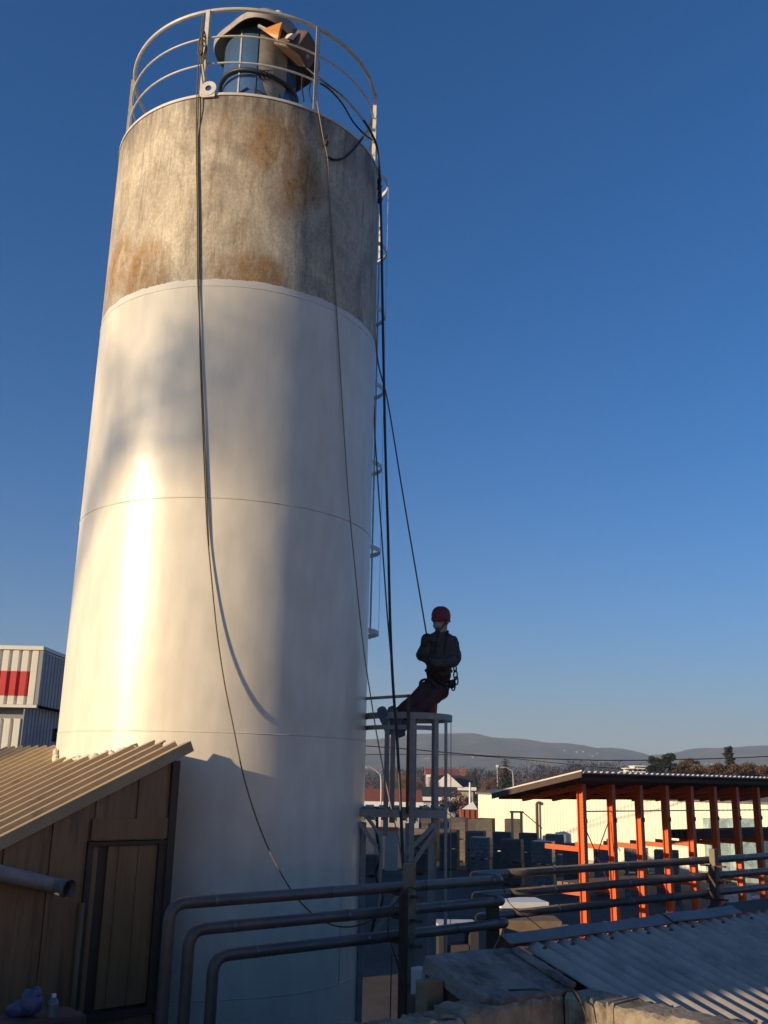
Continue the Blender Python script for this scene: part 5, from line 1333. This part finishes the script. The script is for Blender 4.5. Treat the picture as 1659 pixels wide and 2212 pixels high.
# far wood reading as one brown band
def far_wood():
    rn = random.Random(77); m = MB()
    for k in range(1500):
        x = rn.uniform(-600, 2300); Y = rn.uniform(300, 620); yt = 1664 - 16 * max(0, math.sin((x - 1050) * .007)) * (Y > 380) + rn.uniform(-8, 10)
        b = gp(x, Y); H = max(5, htop(x, yt, Y) * rn.uniform(.75, 1.05)); w = H * rn.uniform(.22, .34)
        m.tube([b, b + UP * H * .7], [H * .02, H * .008], 3, caps=False)
        for q in range(70):
            t = rn.uniform(.25, 1); a = rn.uniform(0, 6.283); r = w * math.sin(min(1, t * 1.05) * 2.6) * rn.random() ** .5 + .2
            c = b + V((r * math.cos(a), r * math.sin(a) * .7, H * t)); d = V((math.cos(a) * .5 + rn.uniform(-.3, .3), math.sin(a) * .4, rn.uniform(.4, 1))).normalized() * H * rn.uniform(.06, .12)
            s = d.orthogonal().normalized() * H * .014
            m.add([c - s, c + s, c + d], [(0, 1, 2)])
    tag(m.build('far_wood', 'twigs', origin=(0, 400, 0)), 'band of bare reddish brown woodland below the hills', 'wood', kind='stuff')
far_wood()
# the bare tree on the sun side that throws soft branch shadows on the silo
def sun_side_tree():
    rn = random.Random(4); D = 50.0
    perp = V((SUN_H.y, -SUN_H.x, 0))
    if perp.x > 0: perp = -perp
    def up(x, y, k=0): return onsilo(x, y, 0) + SUN * (D + k)
    q = up(150, 1300); base = V((q.x, q.y, 0)) + perp * 1.9
    o = empty('bare_tree', base, 'large bare tree left of the picture that shades the silo', 'tree')
    fork = base + UP * (q.z - 2.5)
    tr = MB(); tr.tube([base, base + V((.1, .1, 6)), fork, fork + UP * 6], [.45, .38, .28, .06], 10); tr.build('trunk', 'bark', o, smooth='all')
    cr = MB()
    limbs = [([fork, up(165, 1230, 1), up(205, 1090), up(262, 950), up(325, 830, -1), up(375, 740, -1)], .17, .03),
             ([up(190, 1120), up(225, 1000), up(232, 880, 1), up(250, 760, 1)], .10, .05),
             ([up(262, 950), up(380, 905, 1), up(520, 885, 1), up(620, 830, 2)], .085, .06),
             ([up(325, 830, -1), up(420, 790, -1), up(540, 735, -1), up(640, 700, -1)], .065, .05),
             ([up(400, 900, 1), up(440, 820, 2), up(480, 760, 2), up(520, 680, 2)], .065, .04),
             ([up(300, 985, 1), up(420, 1000, 2), up(540, 985, 2), up(630, 1010, 2)], .08, .05)]
    for pts, r0, r1 in limbs:
        sp = smooth_path(pts, 5); n = len(sp); cr.tube(sp, [r0 + (r1 - r0) * i / (n - 1) for i in range(n)], 7)
        for k in range(7):
            p = sp[rn.randint(3, n - 1)]; d = V((rn.uniform(-.7, .7), rn.uniform(-.7, .7), rn.uniform(.1, 1))).normalized(); l = rn.uniform(.5, 1.4)
            q = p + d * l; cr.tube([p, p + d * l * .5 + V((0, 0, .08)), q], [.035, .024, .010], 4)
            for jj in range(3):
                d2 = (d + V((rn.uniform(-.7, .7), rn.uniform(-.7, .7), rn.uniform(-.1, .6)))).normalized(); b = p + d * l * rn.uniform(.3, .95); cr.tube([b, b + d2 * rn.uniform(.3, .9)], [.018, .006], 3)
    cr.build('crown', 'bark', o, smooth='all')
sun_side_tree()

# ================================================================== ADDED UNSEEN BUILDINGS FOR SHADE AND BOUNCE LIGHT
tc_ = V((-5.72, 4.08, 0))
nb = empty('shade_tower', tc_, 'unseen brown block added left of the picture to shade the foreground', 'tower')  # added out of view to keep the sun off the pipes and near roof
m = MB(); m.box(tc_ + UP * 3.75, (2.0, 3.1, 7.5), (A, B, UP)); m.build('wall', 'clad_brown', nb)
m = MB(); m.box(tc_ + UP * 7.56, (2.06, 3.16, .12), (A, B, UP)); m.build('roof', 'roof_grey', nb)
hb_ = empty('shade_hall', V((-10, 46, 0)), 'unseen grey hall added behind the silo to shade the yard', 'hall')  # added out of sight so the yard stacks lie in shade
m = MB(); m.box((-9.5, 46, 3.2), (11, 18, 6.4)); m.build('wall', 'clad_shade', hb_)
m = MB(); m.box((-9.5, 46, 6.45), (11.3, 18.3, .14)); m.build('roof', 'roof_grey', hb_)

fh = empty('bounce_hall', V((15, -9, 0)), 'unseen ochre hall added behind the camera to bounce warm light', 'hall')  # added out of view, its sunlit wall throws warm fill on shaded sides
m = MB(); m.box((19, -11, 3.7), (14, 23, 7.4)); m.build('wall', 'bounce_ochre', fh)
m = MB(); m.box((19, -11, 7.48), (14.4, 23.4, .16)); m.build('roof', 'roof_grey', fh)

# ================================================================== AIR
m = MB(); m.box((0, 1700, 122), (13200, 9000, 246)); hz = m.build('haze', 'white_paint', origin=(0, 1700, 122))
hz.data.materials.clear(); hm = bpy.data.materials.new('air'); hm.use_nodes = True; t = hm.node_tree
for n_ in list(t.nodes):
    if n_.type == 'BSDF_PRINCIPLED': t.nodes.remove(n_)
pv = t.nodes.new('ShaderNodeVolumePrincipled'); pv.inputs['Color'].default_value = (.66, .80, 1.0, 1); pv.inputs['Density'].default_value = 1.35e-4
t.links.new(pv.outputs[0], t.nodes['Material Output'].inputs['Volume'])
hz.data.materials.append(hm); hz['kind'] = 'stuff'; tag(hz, 'thin pale haze between the yard and the hills', 'haze')
